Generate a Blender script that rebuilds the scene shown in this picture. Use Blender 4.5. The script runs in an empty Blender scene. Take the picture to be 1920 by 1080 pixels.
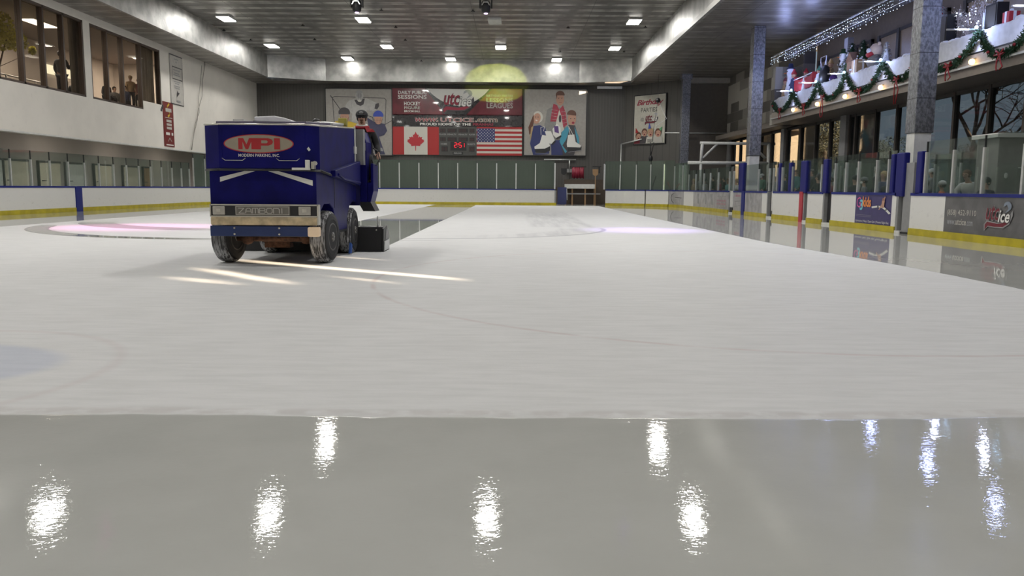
import bpy, bmesh, math, random
from mathutils import Vector, Matrix
S = bpy.context.scene
C = S.collection
R = random.Random(7)
PI = math.pi
# ---------------------------------------------------------------- camera
F = 1500.0; PITCH = math.atan(187.3 / F); ROLL = math.atan(.00727); EYE = 1.12
cp, sp = math.cos(PITCH), math.sin(PITCH); cr, sr = math.cos(ROLL), math.sin(ROLL)
fw = Vector((0, cp, -sp)); r0 = Vector((1, 0, 0)); u0 = Vector((0, sp, cp))
rt = r0 * cr + u0 * sr; up = u0 * cr - r0 * sr
cam = bpy.data.objects.new('camera', bpy.data.cameras.new('camera')); C.objects.link(cam)
m = Matrix((rt, up, -fw)).transposed().to_4x4(); m.translation = (0, 0, EYE)
cam.matrix_world = m
cam.data.lens = F / 1920 * 36; cam.data.sensor_width = 36; cam.data.clip_end = 400; cam.data.clip_start = .05
S.camera = cam
# ---------------------------------------------------------------- world, sun, exposure
S.view_settings.view_transform = 'Standard'; S.view_settings.look = 'None'
S.view_settings.gamma = 1; S.view_settings.exposure = -0.04; S.view_settings.use_curve_mapping = False
S.cycles.max_bounces = 8; S.cycles.diffuse_bounces = 4; S.cycles.glossy_bounces = 4
S.cycles.transparent_max_bounces = 24; S.cycles.transmission_bounces = 4
S.cycles.caustics_reflective = False; S.cycles.caustics_refractive = False
S.cycles.sample_clamp_indirect = 4.0; S.cycles.use_denoising = True
W = bpy.data.worlds.new('sky'); S.world = W; W.use_nodes = True
wt = W.node_tree; bgn = wt.nodes['Background']
skt = wt.nodes.new('ShaderNodeTexSky'); skt.sky_type = 'HOSEK_WILKIE'; skt.turbidity = 3; skt.sun_direction = (.78, -.58, .2)
mx = wt.nodes.new('ShaderNodeMix'); mx.data_type = 'RGBA'; mx.inputs[0].default_value = .8
wt.links.new(skt.outputs[0], mx.inputs[6]); mx.inputs[7].default_value = (.27, .34, .42, 1)
wt.links.new(mx.outputs[2], bgn.inputs[0]); bgn.inputs[1].default_value = 1.0
SUN_TAN = .194
sun = bpy.data.objects.new('sun', bpy.data.lights.new('sun', 'SUN')); C.objects.link(sun)
sun.data.energy = 34; sun.data.color = (1, .80, .58); sun.data.angle = math.radians(.5)
sun.rotation_euler = Vector((.8, -.6, SUN_TAN)).to_track_quat('Z', 'Y').to_euler()
LAMP_W = 245.0
# ---------------------------------------------------------------- projections onto real planes
def ray(px, py):
    u, v = px - 960, 540 - py
    return rt * u + up * v + fw * F
def onX(px, py, X): r = ray(px, py); t = X / r.x; return Vector((X, r.y * t, EYE + r.z * t))
def onY(px, py, Y): r = ray(px, py); t = Y / r.y; return Vector((r.x * t, Y, EYE + r.z * t))
def onZ(px, py, Z): r = ray(px, py); t = (Z - EYE) / r.z; return Vector((r.x * t, r.y * t, Z))
# ---------------------------------------------------------------- materials
class E:                                              # tiny expression wrapper over math nodes
    def __init__(s, t, k): s.t, s.k = t, k
    def _op(s, op, *a):
        n = s.t.nodes.new('ShaderNodeMath'); n.operation = op
        for i, x in enumerate((s,) + a):
            if isinstance(x, E): s.t.links.new(x.k, n.inputs[i])
            else: n.inputs[i].default_value = x
        return E(s.t, n.outputs[0])
    def __add__(s, o): return s._op('ADD', o)
    def __sub__(s, o): return s._op('SUBTRACT', o)
    def __mul__(s, o): return s._op('MULTIPLY', o)
    def __truediv__(s, o): return s._op('DIVIDE', o)
    def max(s, o): return s._op('MAXIMUM', o)
    def min(s, o): return s._op('MINIMUM', o)
    def abs(s): return s._op('ABSOLUTE')
    def sqrt(s): return s._op('SQRT')
    def frac(s): return s._op('FRACT')
    def floor(s): return s._op('FLOOR')
    def sm(s, a, b):
        n = s.t.nodes.new('ShaderNodeMapRange'); n.interpolation_type = 'SMOOTHSTEP'
        s.t.links.new(s.k, n.inputs[0])
        if a < b: v = (a, b, 0, 1)
        else: v = (b, a, 1, 0)
        for i, x in enumerate(v): n.inputs[i + 1].default_value = x
        return E(s.t, n.outputs[0])
def xyz(t):
    g = t.nodes.new('ShaderNodeNewGeometry'); s = t.nodes.new('ShaderNodeSeparateXYZ')
    t.links.new(g.outputs['Position'], s.inputs[0])
    return [E(t, s.outputs[i]) for i in range(3)], g.outputs['Position']
def noise(t, scale, detail=3, sc=(1, 1, 1), rough=.5):
    g = t.nodes.new('ShaderNodeNewGeometry'); mp = t.nodes.new('ShaderNodeMapping'); mp.inputs['Scale'].default_value = sc
    t.links.new(g.outputs['Position'], mp.inputs[0])
    n = t.nodes.new('ShaderNodeTexNoise'); n.inputs['Scale'].default_value = scale; n.inputs['Detail'].default_value = detail
    n.inputs['Roughness'].default_value = rough
    t.links.new(mp.outputs[0], n.inputs['Vector']); return E(t, n.outputs['Fac'])
def mixc(t, f, a, b):
    n = t.nodes.new('ShaderNodeMix'); n.data_type = 'RGBA'
    if isinstance(f, E): t.links.new(f.k, n.inputs[0])
    else: n.inputs[0].default_value = f
    for i, x in ((6, a), (7, b)):
        if isinstance(x, (tuple, list)): n.inputs[i].default_value = tuple(x)[:3] + (1,)
        else: t.links.new(x, n.inputs[i])
    return n.outputs[2]
def bump(t, h, bs, strength=.3, dist=.01):
    n = t.nodes.new('ShaderNodeBump'); n.inputs['Strength'].default_value = strength; n.inputs['Distance'].default_value = dist
    t.links.new(h.k, n.inputs['Height']); t.links.new(n.outputs[0], bs.inputs['Normal']); return n
def new(name):
    M = bpy.data.materials.new(name); M.use_nodes = True
    return M, M.node_tree, M.node_tree.nodes['Principled BSDF']
MC = {}
def mat(name, col=(.5, .5, .5), rough=.5, metal=0, emit=None, es=1, var=.06, vs=6, bmp=0, bs=20, spec=.5, coat=0):
    if name in MC: return MC[name]
    M, t, b = new(name)
    if emit:
        b.inputs['Base Color'].default_value = (0, 0, 0, 1)
        b.inputs['Emission Color'].default_value = tuple(emit) + (1,); b.inputs['Emission Strength'].default_value = es
    else:
        if var:
            n = noise(t, vs, 4); f = n.sm(.3, .7)
            lo = tuple(c * (1 - var) for c in col); hi = tuple(min(1, c * (1 + var)) for c in col)
            t.links.new(mixc(t, f, lo, hi), b.inputs['Base Color'])
        else: b.inputs['Base Color'].default_value = tuple(col) + (1,)
    b.inputs['Roughness'].default_value = rough; b.inputs['Metallic'].default_value = metal
    b.inputs['Specular IOR Level'].default_value = spec; b.inputs['Coat Weight'].default_value = coat
    if bmp: bump(t, noise(t, bs, 3), b, bmp, .01)
    MC[name] = M; return M
def emis(name, col, s): return mat(name, emit=col, es=s)
def glass(name, tint, haze=0, hz=(.3, .4, .35), ref=1.0):
    if name in MC: return MC[name]
    M, t, b = new(name); t.nodes.remove(b); out = t.nodes['Material Output']
    tr = t.nodes.new('ShaderNodeBsdfTransparent'); tr.inputs[0].default_value = tuple(tint) + (1,)
    df = t.nodes.new('ShaderNodeBsdfDiffuse'); df.inputs[0].default_value = tuple(hz) + (1,)
    m1 = t.nodes.new('ShaderNodeMixShader'); m1.inputs[0].default_value = haze
    t.links.new(tr.outputs[0], m1.inputs[1]); t.links.new(df.outputs[0], m1.inputs[2])
    gl = t.nodes.new('ShaderNodeBsdfGlossy'); gl.inputs['Roughness'].default_value = .02
    fr = t.nodes.new('ShaderNodeFresnel'); fr.inputs[0].default_value = 1.45
    f = E(t, fr.outputs[0]) * ref
    m2 = t.nodes.new('ShaderNodeMixShader'); t.links.new(f.k, m2.inputs[0])
    t.links.new(m1.outputs[0], m2.inputs[1]); t.links.new(gl.outputs[0], m2.inputs[2])
    t.links.new(m2.outputs[0], out.inputs[0]); MC[name] = M; return M
# foil ceiling: plank seams every 1.24 m across the hall, bright sheen painted in beside each
def foil(name, col, seam=True, rough=.38, metal=.75, wr=1.0, pitch=1.24, sheen=.55):
    M, t, b = new(name); (X, Y, Z), _ = xyz(t)
    n1 = noise(t, 1.6, 4, (1, 1, 1)); n2 = noise(t, 9, 4, (.35, 1.6, 1))
    wav = noise(t, 1.1, 2, (1, .1, 1))
    c0 = mixc(t, n1.sm(.3, .7), tuple(x * .8 for x in col), tuple(x * 1.2 for x in col))
    h = n1 * wr + n2 * (.35 * wr)
    if not seam: h = h + noise(t, 40, 3) * .12 + noise(t, 7, 3, (1, 1, .3)) * .3
    if seam:
        d = ((Y + (wav - .5) * .12) / pitch).frac(); e = (d - .5).abs()
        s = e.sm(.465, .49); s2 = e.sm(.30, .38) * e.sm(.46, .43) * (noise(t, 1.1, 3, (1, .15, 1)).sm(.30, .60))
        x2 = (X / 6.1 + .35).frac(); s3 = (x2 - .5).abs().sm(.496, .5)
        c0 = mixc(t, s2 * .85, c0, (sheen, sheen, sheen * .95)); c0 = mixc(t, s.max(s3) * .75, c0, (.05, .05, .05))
        h = h - s * 2.0
    t.links.new(c0, b.inputs['Base Color']); b.inputs['Metallic'].default_value = metal; b.inputs['Roughness'].default_value = rough
    bump(t, h, b, .45, .03); MC[name] = M; return M
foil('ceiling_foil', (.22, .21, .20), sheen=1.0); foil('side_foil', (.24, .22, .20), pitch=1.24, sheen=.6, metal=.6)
foil('soffit_foil', (.43, .43, .415), seam=False, rough=.46, metal=.9, wr=1.4)
def pillar_foil():
    M, t, b = new('pillar_foil'); (X, Y, Z), _ = xyz(t)
    n = noise(t, 16, 5, (1, 1, .6), .65); s = (((Z / 1.22).frac() - .5).abs()).sm(.485, .5)
    t.links.new(mixc(t, s, mixc(t, n.sm(.35, .65), (.15, .155, .17), (.33, .34, .37)), (.06, .06, .065)), b.inputs['Base Color'])
    b.inputs['Metallic'].default_value = .8; b.inputs['Roughness'].default_value = .33; bump(t, n, b, .7, .03); MC['pillar_foil'] = M
pillar_foil()
def plaster(name, col, dirt=.1):
    M, t, b = new(name); n = noise(t, .5, 5); n2 = noise(t, 4, 5)
    c = mixc(t, n.sm(.35, .7), col, tuple(x * (1 - dirt) for x in col)); c = mixc(t, n2.sm(.6, .8) * .3, c, tuple(x * .8 for x in col))
    t.links.new(c, b.inputs['Base Color']); b.inputs['Roughness'].default_value = .75; bump(t, noise(t, 30, 3), b, .1, .01); MC[name] = M; return M
plaster('wall_white', (.78, .745, .68)); plaster('wall_dark', (.38, .34, .31)); plaster('wall_taupe', (.62, .55, .49)); plaster('cream', (.50, .39, .28), .05)
def corrug():
    M, t, b = new('corrugated'); (X, Y, Z), _ = xyz(t)
    k = (((X + Y * .4) / .22).frac() - .5).abs()
    t.links.new(mixc(t, k.sm(.40, .5), (.095, .09, .083), (.07, .067, .062)), b.inputs['Base Color']); b.inputs['Roughness'].default_value = .55
    bump(t, k, b, .4, .03); MC['corrugated'] = M
corrug()
def board():
    M, t, b = new('board_white'); (X, Y, Z), _ = xyz(t)
    sc = noise(t, 9, 6, (1, .45, 1), .7).sm(.56, .72) * Z.sm(1.1, .15) ; sc2 = noise(t, 26, 4, (1, .5, 2), .7).sm(.62, .72) * Z.sm(.9, .2)
    c = mixc(t, sc * .55, (.74, .73, .70), (.42, .41, .38)); c = mixc(t, sc2 * .6, c, (.25, .25, .24))
    t.links.new(c, b.inputs['Base Color']); b.inputs['Roughness'].default_value = .35; MC['board_white'] = M
board()
def ad_grey(name, col):
    M, t, b = new(name); n = noise(t, 3, 5); n2 = noise(t, 14, 4, (1, 1, 1), .7)
    c = mixc(t, n.sm(.3, .7), tuple(x * .8 for x in col), tuple(x * 1.2 for x in col)); c = mixc(t, n2.sm(.64, .72) * .6, c, (.05, .05, .05))
    t.links.new(c, b.inputs['Base Color']); b.inputs['Roughness'].default_value = .3; MC[name] = M
ad_grey('ad_grey', (.12, .118, .12)); ad_grey('ad_pale', (.36, .35, .355))
def checker():
    M, t, b = new('stone_cladding'); (X, Y, Z), _ = xyz(t)
    g = t.nodes.new('ShaderNodeCombineXYZ'); t.links.new((Y + X).k, g.inputs[0]); t.links.new(Z.k, g.inputs[1])
    br = t.nodes.new('ShaderNodeTexBrick'); t.links.new(g.outputs[0], br.inputs[0])
    br.inputs['Scale'].default_value = 1; br.inputs['Brick Width'].default_value = 1.9; br.inputs['Row Height'].default_value = .62
    br.inputs['Mortar Size'].default_value = .004; br.inputs['Color1'].default_value = (0, 0, 0, 1); br.inputs['Color2'].default_value = (1, 1, 1, 1)
    br.inputs['Mortar'].default_value = (.5, .5, .5, 1)
    rmp = t.nodes.new('ShaderNodeValToRGB'); rmp.color_ramp.interpolation = 'CONSTANT'
    el = rmp.color_ramp.elements; el[0].color = (.13, .12, .11, 1); el[1].position = .34; el[1].color = (.42, .40, .36, 1)
    e = el.new(.72); e.color = (.26, .245, .22, 1)
    t.links.new(br.outputs[0], rmp.inputs[0]); t.links.new(rmp.outputs[0], b.inputs['Base Color']); b.inputs['Roughness'].default_value = .7; MC['stone_cladding'] = M
checker()
# ice: dry snow and wet, freshly flooded strips by world position
def ice():
    M, t, b = new('ice'); (X, Y, Z), _ = xyz(t)
    nb = noise(t, 2.5, 4); jit = (nb - .5)
    near = (Y + jit * .10 + (X - 1.2).sm(0, 3.5) * -.25).sm(3.86, 3.80)
    curv = (Y.sm(9, 14) * .55)
    right = (X + jit * .06 - Y.sm(18, 11) * .42 - Y.sm(30, 50) * .1).sm(5.46, 5.50) * Y.sm(6.5, 7.5)
    left = (X + jit * .12).sm(-13.66, -13.70)
    farw = Y.sm(52.2, 52.4) * X.sm(6.5, 6.0) * (X.sm(-7, -4) + (X * 0 + .2))
    strip = X.sm(-5.12, -5.06) * X.sm(-2.36, -2.42) * Y.sm(14.4, 14.6)
    def ring(cx, cy, r0, r1, sf=.08):
        d = ((X - cx) * (X - cx) + (Y - cy) * (Y - cy)).sqrt()
        return d.sm(r0 - sf, r0 + sf) * d.sm(r1 + sf, r1 - sf)
    aL = ring(-6.2, 23.8, 6.55, 7.1) * Y.sm(23, 21.5) * X.sm(-4.5, -8) * X.sm(-13.9, -13.5)
    aL2 = ring(-7.2, 26.6, 5.3, 6.4, .12) * Y.sm(26.5, 23) * X.sm(-6, -9)
    bandn = noise(t, 1.6, 4, (2.6, .18, 1)).sm(.25, .75)
    aR = X.sm(.35, .75) * X.sm(2.5, 2.35) * Y.sm(22.6, 24) * Y.sm(40, 34) * bandn
    aR2 = ring(-2.4, 22.5, 3.7, 4.95, .1) * Y.sm(23.5, 22) * X.sm(-2.5, 1) * bandn
    arcn = ring(-2.4, 22.5, 4.86, 5.0, .04) * Y.sm(23.5, 22.3) * X.sm(-3, -2)
    line = (Y - 17.0 + X * .02).abs().sm(.10, .04) * X.sm(-9, -6) * X.sm(-1.2, -1.8)
    wet = near.max(right).max(left).max(strip).max(aL).max(aL2 * .7).max(farw * .7)
    dark = (aR.max(aR2) * .42).max(arcn * .8).max(line * .7)
    scr = noise(t, 5, 6, (.4, 2.2, 1), .65)
    dry = mixc(t, scr.sm(.35, .7), (.80, .80, .80), (.73, .735, .73))
    dry = mixc(t, noise(t, 1.2, 3).sm(.45, .75) * .25, dry, (.68, .68, .67))
    wc = mixc(t, nb.sm(.3, .7), (.58, .585, .555), (.55, .555, .525))
    c = mixc(t, wet, dry, wc); c = mixc(t, dark, c, (.40, .40, .42))
    edge = ((Y + jit * .10 + (X - 1.2).sm(0, 3.5) * -.25) - 3.9).abs().sm(.09, .02) * noise(t, 7, 4).sm(.35, .6)
    c = mixc(t, edge * .35, c, (.50, .46, .44))
    hash_ = noise(t, 40, 2, (.25, 3, 1)).sm(.70, .76)
    c = mixc(t, hash_ * .35, c, (.45, .45, .45))
    cir = ring(2.9, 9.95, 4.55, 4.6, .03); c = mixc(t, cir * .22 * nb.sm(.25, .6), c, (.42, .16, .14))
    blue = ((((X + 3.9) * (X + 3.9)) + (Y - 4.85) * (Y - 4.85) * 2.2).sqrt()).sm(1.15, .95); c = mixc(t, blue * .30, c, (.33, .42, .66))
    cr2 = ring(-3.9, 4.65, 1.40, 1.45, .05); c = mixc(t, cr2 * .12, c, (.45, .2, .18))
    t.links.new(c, b.inputs['Base Color'])
    ro = (wet * -.52) + .55; ro = ro.max(.03)
    t.links.new(ro.k, b.inputs['Roughness']); b.inputs['IOR'].default_value = 1.33
    t.links.new((wet * .35 + .15).k, b.inputs['Specular IOR Level'])
    w1 = noise(t, 7, 3, (.8, 1, 1), .6); w2 = noise(t, 30, 3, (.7, 1, 1), .6); grain = noise(t, 60, 3)
    dn = bump(t, (w1 * .11 + w2 * .05 + noise(t, 75, 2, (.5, 1, 1)) * .030) * near + grain * .12 * (wet * -1 + 1) + noise(t, 2, 2) * .03, b, .55, .012)
    MC['ice'] = M
ice()
# ---------------------------------------------------------------- mesh builder
class MB:
    def __init__(s): s.v = []; s.f = []; s.mi = []; s.sm = []; s.mats = []
    def _m(s, m):
        if isinstance(m, str): m = MC[m]
        if m is None: return 0
        if m not in s.mats: s.mats.append(m)
        return s.mats.index(m)
    def add(s, vs, fs, m=None, smooth=False):
        o = len(s.v); k = s._m(m); s.v += [tuple(v) for v in vs]
        for f in fs: s.f.append([i + o for i in f]); s.mi.append(k); s.sm.append(smooth)
        return s
    def box(s, x0, x1, y0, y1, z0, z1, m=None):
        v = [(x, y, z) for z in (z0, z1) for y in (y0, y1) for x in (x0, x1)]
        return s.add(v, [(0, 2, 3, 1), (4, 5, 7, 6), (0, 1, 5, 4), (2, 6, 7, 3), (0, 4, 6, 2), (1, 3, 7, 5)], m)
    def obox(s, c, ax, ay, az, m=None):               # box by centre and half-axis vectors
        c, ax, ay, az = map(Vector, (c, ax, ay, az))
        v = [c + ax * i + ay * j + az * k for k in (-1, 1) for j in (-1, 1) for i in (-1, 1)]
        return s.add(v, [(0, 2, 3, 1), (4, 5, 7, 6), (0, 1, 5, 4), (2, 6, 7, 3), (0, 4, 6, 2), (1, 3, 7, 5)], m)
    def prism(s, pts, ext, m=None):                   # polygon (3-D points) extruded by vector
        n = len(pts); e = Vector(ext); P = [Vector(p) for p in pts]
        return s.add(P + [p + e for p in P], [list(range(n))[::-1], list(range(n, 2 * n))] + [(i, (i + 1) % n, n + (i + 1) % n, n + i) for i in range(n)], m)
    def tube(s, path, r, n=8, m=None, caps=True):
        P = [Vector(p) for p in path]; k = len(P); rs = r if isinstance(r, (list, tuple)) else [r] * k
        vs = []; ref = None
        for i in range(k):
            d = (P[min(i + 1, k - 1)] - P[max(i - 1, 0)])
            d = d.normalized() if d.length > 1e-9 else Vector((0, 0, 1))
            if ref is None: ref = Vector((0, 0, 1)) if abs(d.z) < .9 else Vector((1, 0, 0))
            a = d.cross(ref); a = a.normalized() if a.length > 1e-6 else d.orthogonal().normalized(); b = d.cross(a).normalized(); ref = -b if False else ref
            for j in range(n):
                th = 2 * PI * j / n; vs.append(P[i] + (a * math.cos(th) + b * math.sin(th)) * rs[i])
        fs = [(i * n + j, i * n + (j + 1) % n, (i + 1) * n + (j + 1) % n, (i + 1) * n + j) for i in range(k - 1) for j in range(n)]
        if caps: fs += [list(range(n))[::-1], [(k - 1) * n + j for j in range(n)]]
        return s.add(vs, fs, m, True)
    def lathe(s, prof, c=(0, 0, 0), ax='Z', n=16, m=None):      # prof: (radius, height)
        vs = []
        for (r, h) in prof:
            for j in range(n):
                a = 2 * PI * j / n; u, v = r * math.cos(a), r * math.sin(a)
                p = (u, v, h) if ax == 'Z' else ((h, u, v) if ax == 'X' else (u, h, v))
                vs.append((p[0] + c[0], p[1] + c[1], p[2] + c[2]))
        k = len(prof)
        fs = [(i * n + j, i * n + (j + 1) % n, (i + 1) * n + (j + 1) % n, (i + 1) * n + j) for i in range(k - 1) for j in range(n)]
        fs += [list(range(n))[::-1], [(k - 1) * n + j for j in range(n)]]
        return s.add(vs, fs, m, True)
    def ball(s, c, r, m=None, n=12, k=8, sc=(1, 1, 1), wob=0, rnd=None):
        vs = []; rn = rnd or R
        for i in range(k + 1):
            ph = PI * i / k
            for j in range(n):
                th = 2 * PI * j / n; q = 1 + (rn.uniform(-wob, wob) if wob else 0)
                vs.append((c[0] + r * sc[0] * q * math.sin(ph) * math.cos(th), c[1] + r * sc[1] * q * math.sin(ph) * math.sin(th), c[2] + r * sc[2] * q * math.cos(ph)))
        fs = [(i * n + j, (i + 1) * n + j, (i + 1) * n + (j + 1) % n, i * n + (j + 1) % n) for i in range(k) for j in range(n)]
        return s.add(vs, fs, m, True)
    def build(s, name, parent=None, mt=None, bevel=0, base=False):
        me = bpy.data.meshes.new(name)
        L = Vector((0, 0, 0)); p = parent
        while p is not None: L += p.location; p = p.parent
        vs = [Vector(v) - L for v in s.v]; loc = Vector((0, 0, 0))
        if parent is None or base:
            xs = [v.x for v in vs]; ys = [v.y for v in vs]; zs = [v.z for v in vs]
            loc = Vector(((min(xs) + max(xs)) / 2, (min(ys) + max(ys)) / 2, min(zs))); vs = [v - loc for v in vs]
        me.from_pydata(vs, [], s.f)
        if mt is not None:
            me.materials.append(MC[mt] if isinstance(mt, str) else mt)
        else:
            for q in s.mats: me.materials.append(q)
            me.polygons.foreach_set('material_index', s.mi)
        me.polygons.foreach_set('use_smooth', s.sm); me.update()
        bm = bmesh.new(); bm.from_mesh(me)
        if len(bm.verts) < 60000: bmesh.ops.recalc_face_normals(bm, faces=bm.faces)
        bm.to_mesh(me); bm.free()
        o = bpy.data.objects.new(name, me); C.objects.link(o); o.location = loc; o.parent = parent
        if bevel:
            q = o.modifiers.new('bevel', 'BEVEL'); q.width = bevel; q.segments = 2; q.limit_method = 'ANGLE'; q.angle_limit = math.radians(40)
        return o
def tag(o, label=None, cat=None, group=None, kind=None):
    if label: o['label'] = label
    if cat: o['category'] = cat
    if group: o['group'] = group
    if kind: o['kind'] = kind
    return o
def thing(name, loc, label, cat, group=None, rz=0):
    o = bpy.data.objects.new(name, None); C.objects.link(o); o.location = loc; o.rotation_euler.z = rz; o.empty_display_size = .1
    return tag(o, label, cat, group)
def struct(name, mb, label=None, mt=None, parent=None, bevel=0):
    o = mb.build(name, parent, mt, bevel)
    if parent is None: tag(o, label, None, None, 'structure')
    return o
def copy_tree(o, parent=None):
    c = o.copy(); C.objects.link(c); c.parent = parent
    for ch in o.children: copy_tree(ch, c)
    return c
ORD = 'first second third fourth fifth sixth seventh eighth ninth tenth eleventh twelfth thirteenth fourteenth fifteenth sixteenth seventeenth eighteenth nineteenth twentieth'.split() + ['twenty-' + w for w in 'first second third fourth fifth sixth seventh eighth ninth'.split()] + ['thirtieth'] + ['thirty-' + w for w in 'first second third fourth fifth'.split()]
# ---------------------------------------------------------------- flat art on a plane
class Fr:                                             # plane frame fed with picture coordinates of a real flat surface
    def __init__(s, O, U, V, x0, y0, x1, y1, N=None):
        s.O, s.U, s.V = Vector(O), Vector(U), Vector(V); s.r = (x0, y0, x1, y1); s.N = (N or s.U.cross(s.V)).normalized(); s.l = 1
    def p(s, x, y, l):
        a = (x - s.r[0]) / (s.r[2] - s.r[0]); b = (y - s.r[1]) / (s.r[3] - s.r[1])
        return s.O + s.U * a + s.V * b + s.N * (.004 * l)
    def poly(s, mb, pts, m, l=None):
        if l is None: s.l += .35; l = s.l
        mb.add([s.p(x, y, l) for x, y in pts], [list(range(len(pts)))], m)
    def ell(s, mb, cx, cy, rx, ry, m, n=24, rot=0, a0=0, a1=360, l=None):
        q = []
        for i in range(n + (a1 - a0 < 360)):
            a = math.radians(a0 + (a1 - a0) * i / n); x, y = rx * math.cos(a), ry * math.sin(a); c, d = math.cos(rot), math.sin(rot)
            q.append((cx + x * c - y * d, cy + x * d + y * c))
        s.poly(mb, q, m, l)
    def line(s, mb, pts, w, m, l=None):
        if l is None: s.l += .35; l = s.l
        for (a, b) in zip(pts[:-1], pts[1:]):
            dx, dy = b[0] - a[0], b[1] - a[1]; L = math.hypot(dx, dy) or 1; nx, ny = -dy / L * w / 2, dx / L * w / 2
            ex, ey = dx / L * w * .3, dy / L * w * .3
            mb.add([s.p(a[0] + nx - ex, a[1] + ny - ey, l), s.p(b[0] + nx + ex, b[1] + ny + ey, l), s.p(b[0] - nx + ex, b[1] - ny + ey, l), s.p(a[0] - nx - ex, a[1] - ny - ey, l)], [(0, 1, 2, 3)], m)
    def text(s, mb, st, x0, y0, x1, y1, m, shear=0, bold=0, l=None, sp=1.0):   # y0 baseline side, y1 top side
        if l is None: s.l += .6; l = s.l
        cu = bpy.data.curves.new('t', 'FONT'); cu.body = st; cu.offset = bold; cu.shear = 0; cu.resolution_u = 2; cu.space_character = sp
        ob = bpy.data.objects.new('t', cu); C.objects.link(ob)
        me = bpy.data.meshes.new_from_object(ob.evaluated_get(bpy.context.evaluated_depsgraph_get()))
        vs = [v.co.copy() for v in me.vertices]
        if vs:
            for v in vs: v.x += shear * v.y
            a0, a1 = min(v.x for v in vs), max(v.x for v in vs); b0, b1 = min(v.y for v in vs), max(v.y for v in vs)
            mb.add([s.p(x0 + (v.x - a0) / (a1 - a0) * (x1 - x0), y0 + (v.y - b0) / (b1 - b0) * (y1 - y0), l) for v in vs], [list(p.vertices) for p in me.polygons], m)
        bpy.data.objects.remove(ob); bpy.data.curves.remove(cu); bpy.data.meshes.remove(me)
def ink(n, c): return mat('ink_' + n, c, .45, var=0)
ink('white', (.75, .74, .70)); ink('cream', (.58, .56, .50)); ink('black', (.02, .02, .022)); ink('dark', (.06, .055, .06)); ink('grey', (.30, .30, .30)); ink('pale', (.48, .46, .42))
ink('red', (.50, .03, .03)); ink('maroon', (.16, .012, .025)); ink('crimson', (.28, .02, .045)); ink('skin', (.48, .27, .19)); ink('skin_dark', (.30, .15, .10)); ink('blue', (.04, .07, .35)); ink('navy', (.03, .04, .14))
ink('teal', (.06, .30, .42)); ink('tan', (.42, .30, .15)); ink('brown', (.12, .05, .03)); ink('yellow', (.60, .42, .04)); ink('purple', (.10, .05, .20)); ink('green', (.10, .35, .15)); ink('silver', (.40, .41, .43)); ink('orange', (.75, .25, .06)); ink('pink', (.60, .10, .28)); ink('cyan', (.15, .50, .60)); ink('flag_red', (.38, .025, .025)); ink('maple', (.45, .03, .04))
mat('steel', (.55, .56, .56), .3, .8); mat('alu', (.62, .63, .62), .35, .6); mat('black', (.015, .015, .017), .45); mat('rubber', (.03, .03, .032), .8, bmp=.3)
mat('cap_blue', (.006, .014, .17), .4, spec=.3); mat('kick_yellow', (.46, .38, .015), .4, var=.15, vs=3); mat('pad_blue', (.006, .008, .13), .5, spec=.3); mat('red_post', (.45, .03, .05), .4)
mat('white_paint', (.65, .65, .62), .5); mat('brown_frame', (.05, .03, .02), .5); mat('dark_frame', (.05, .045, .04), .5); mat('grey_paint', (.25, .25, .25), .5); mat('floor_rubber', (.07, .07, .07), .7)
mat('door_tan', (.62, .56, .45), .5); mat('wood', (.30, .18, .09), .6)
glass('rink_glass', (.70, .80, .74), .16, (.30, .34, .30), .4); glass('clear_glass', (.88, .92, .90), .03, (.4, .5, .45), .4); glass('window_glass', (.60, .62, .62), .02, (.3, .3, .3), .22); glass('lounge_glass', (.80, .76, .70), .03, (.4, .35, .3), .02)
# ================================================================ the hall
XL, XR, YF, ZC, ZS = -18.5, 10.25, 53.5, 10.12, 8.62
YB = -9.0
mb = MB(); mb.box(-30, 16, YB - 1, 62, -.3, 0, 'ice'); struct('floor', mb, 'ice sheet with wet strips and scraped snow')
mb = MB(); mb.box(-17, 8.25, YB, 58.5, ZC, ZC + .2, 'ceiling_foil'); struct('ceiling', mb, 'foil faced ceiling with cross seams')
mb = MB(); mb.box(-24.5, -17.152, YB, 62, ZS, ZS + .2, 'side_foil'); mb.box(8.402, 16.5, YB, 62, ZS, ZS + .2, 'side_foil'); mb.box(-17.15, 8.4, 58.66, 62, ZS, ZS + .2, 'side_foil'); struct('ceiling_side', mb, 'lower foil ceiling around the raised bay')
def face(mb, a, b, z0, z1, th, m):
    a, b = Vector(a + (0,)), Vector(b + (0,)); d = (b - a).normalized(); n = Vector((-d.y, d.x, 0)) * th
    mb.prism([a + Vector((0, 0, z0)), b + Vector((0, 0, z0)), b + Vector((0, 0, z1)), a + Vector((0, 0, z1))], n, m)
mb = MB()
face(mb, (-17, YB), (-17, 56.7), ZS, ZC + .1, .15, 'soffit_foil'); face(mb, (-17, 56.7), (-13.4, 58.5), ZS, ZC + .1, .15, 'soffit_foil')
face(mb, (-13.4, 58.5), (4.7, 58.5), ZS, ZC + .1, .15, 'soffit_foil'); face(mb, (4.7, 58.5), (8.25, 57.2), ZS, ZC + .1, .15, 'soffit_foil'); face(mb, (8.25, 57.2), (8.25, YB), ZS, ZC + .1, .15, 'soffit_foil')
struct('trim_1', mb, 'foil soffit face around the raised ceiling')
mb = MB(); mb.box(8.215, 8.25, YB, 57.2, ZS - .02, ZS + .20, mat('lip_grey', (.30, .295, .28), .45, .3)); struct('trim_2', mb, 'bright lip along the right soffit edge')
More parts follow.
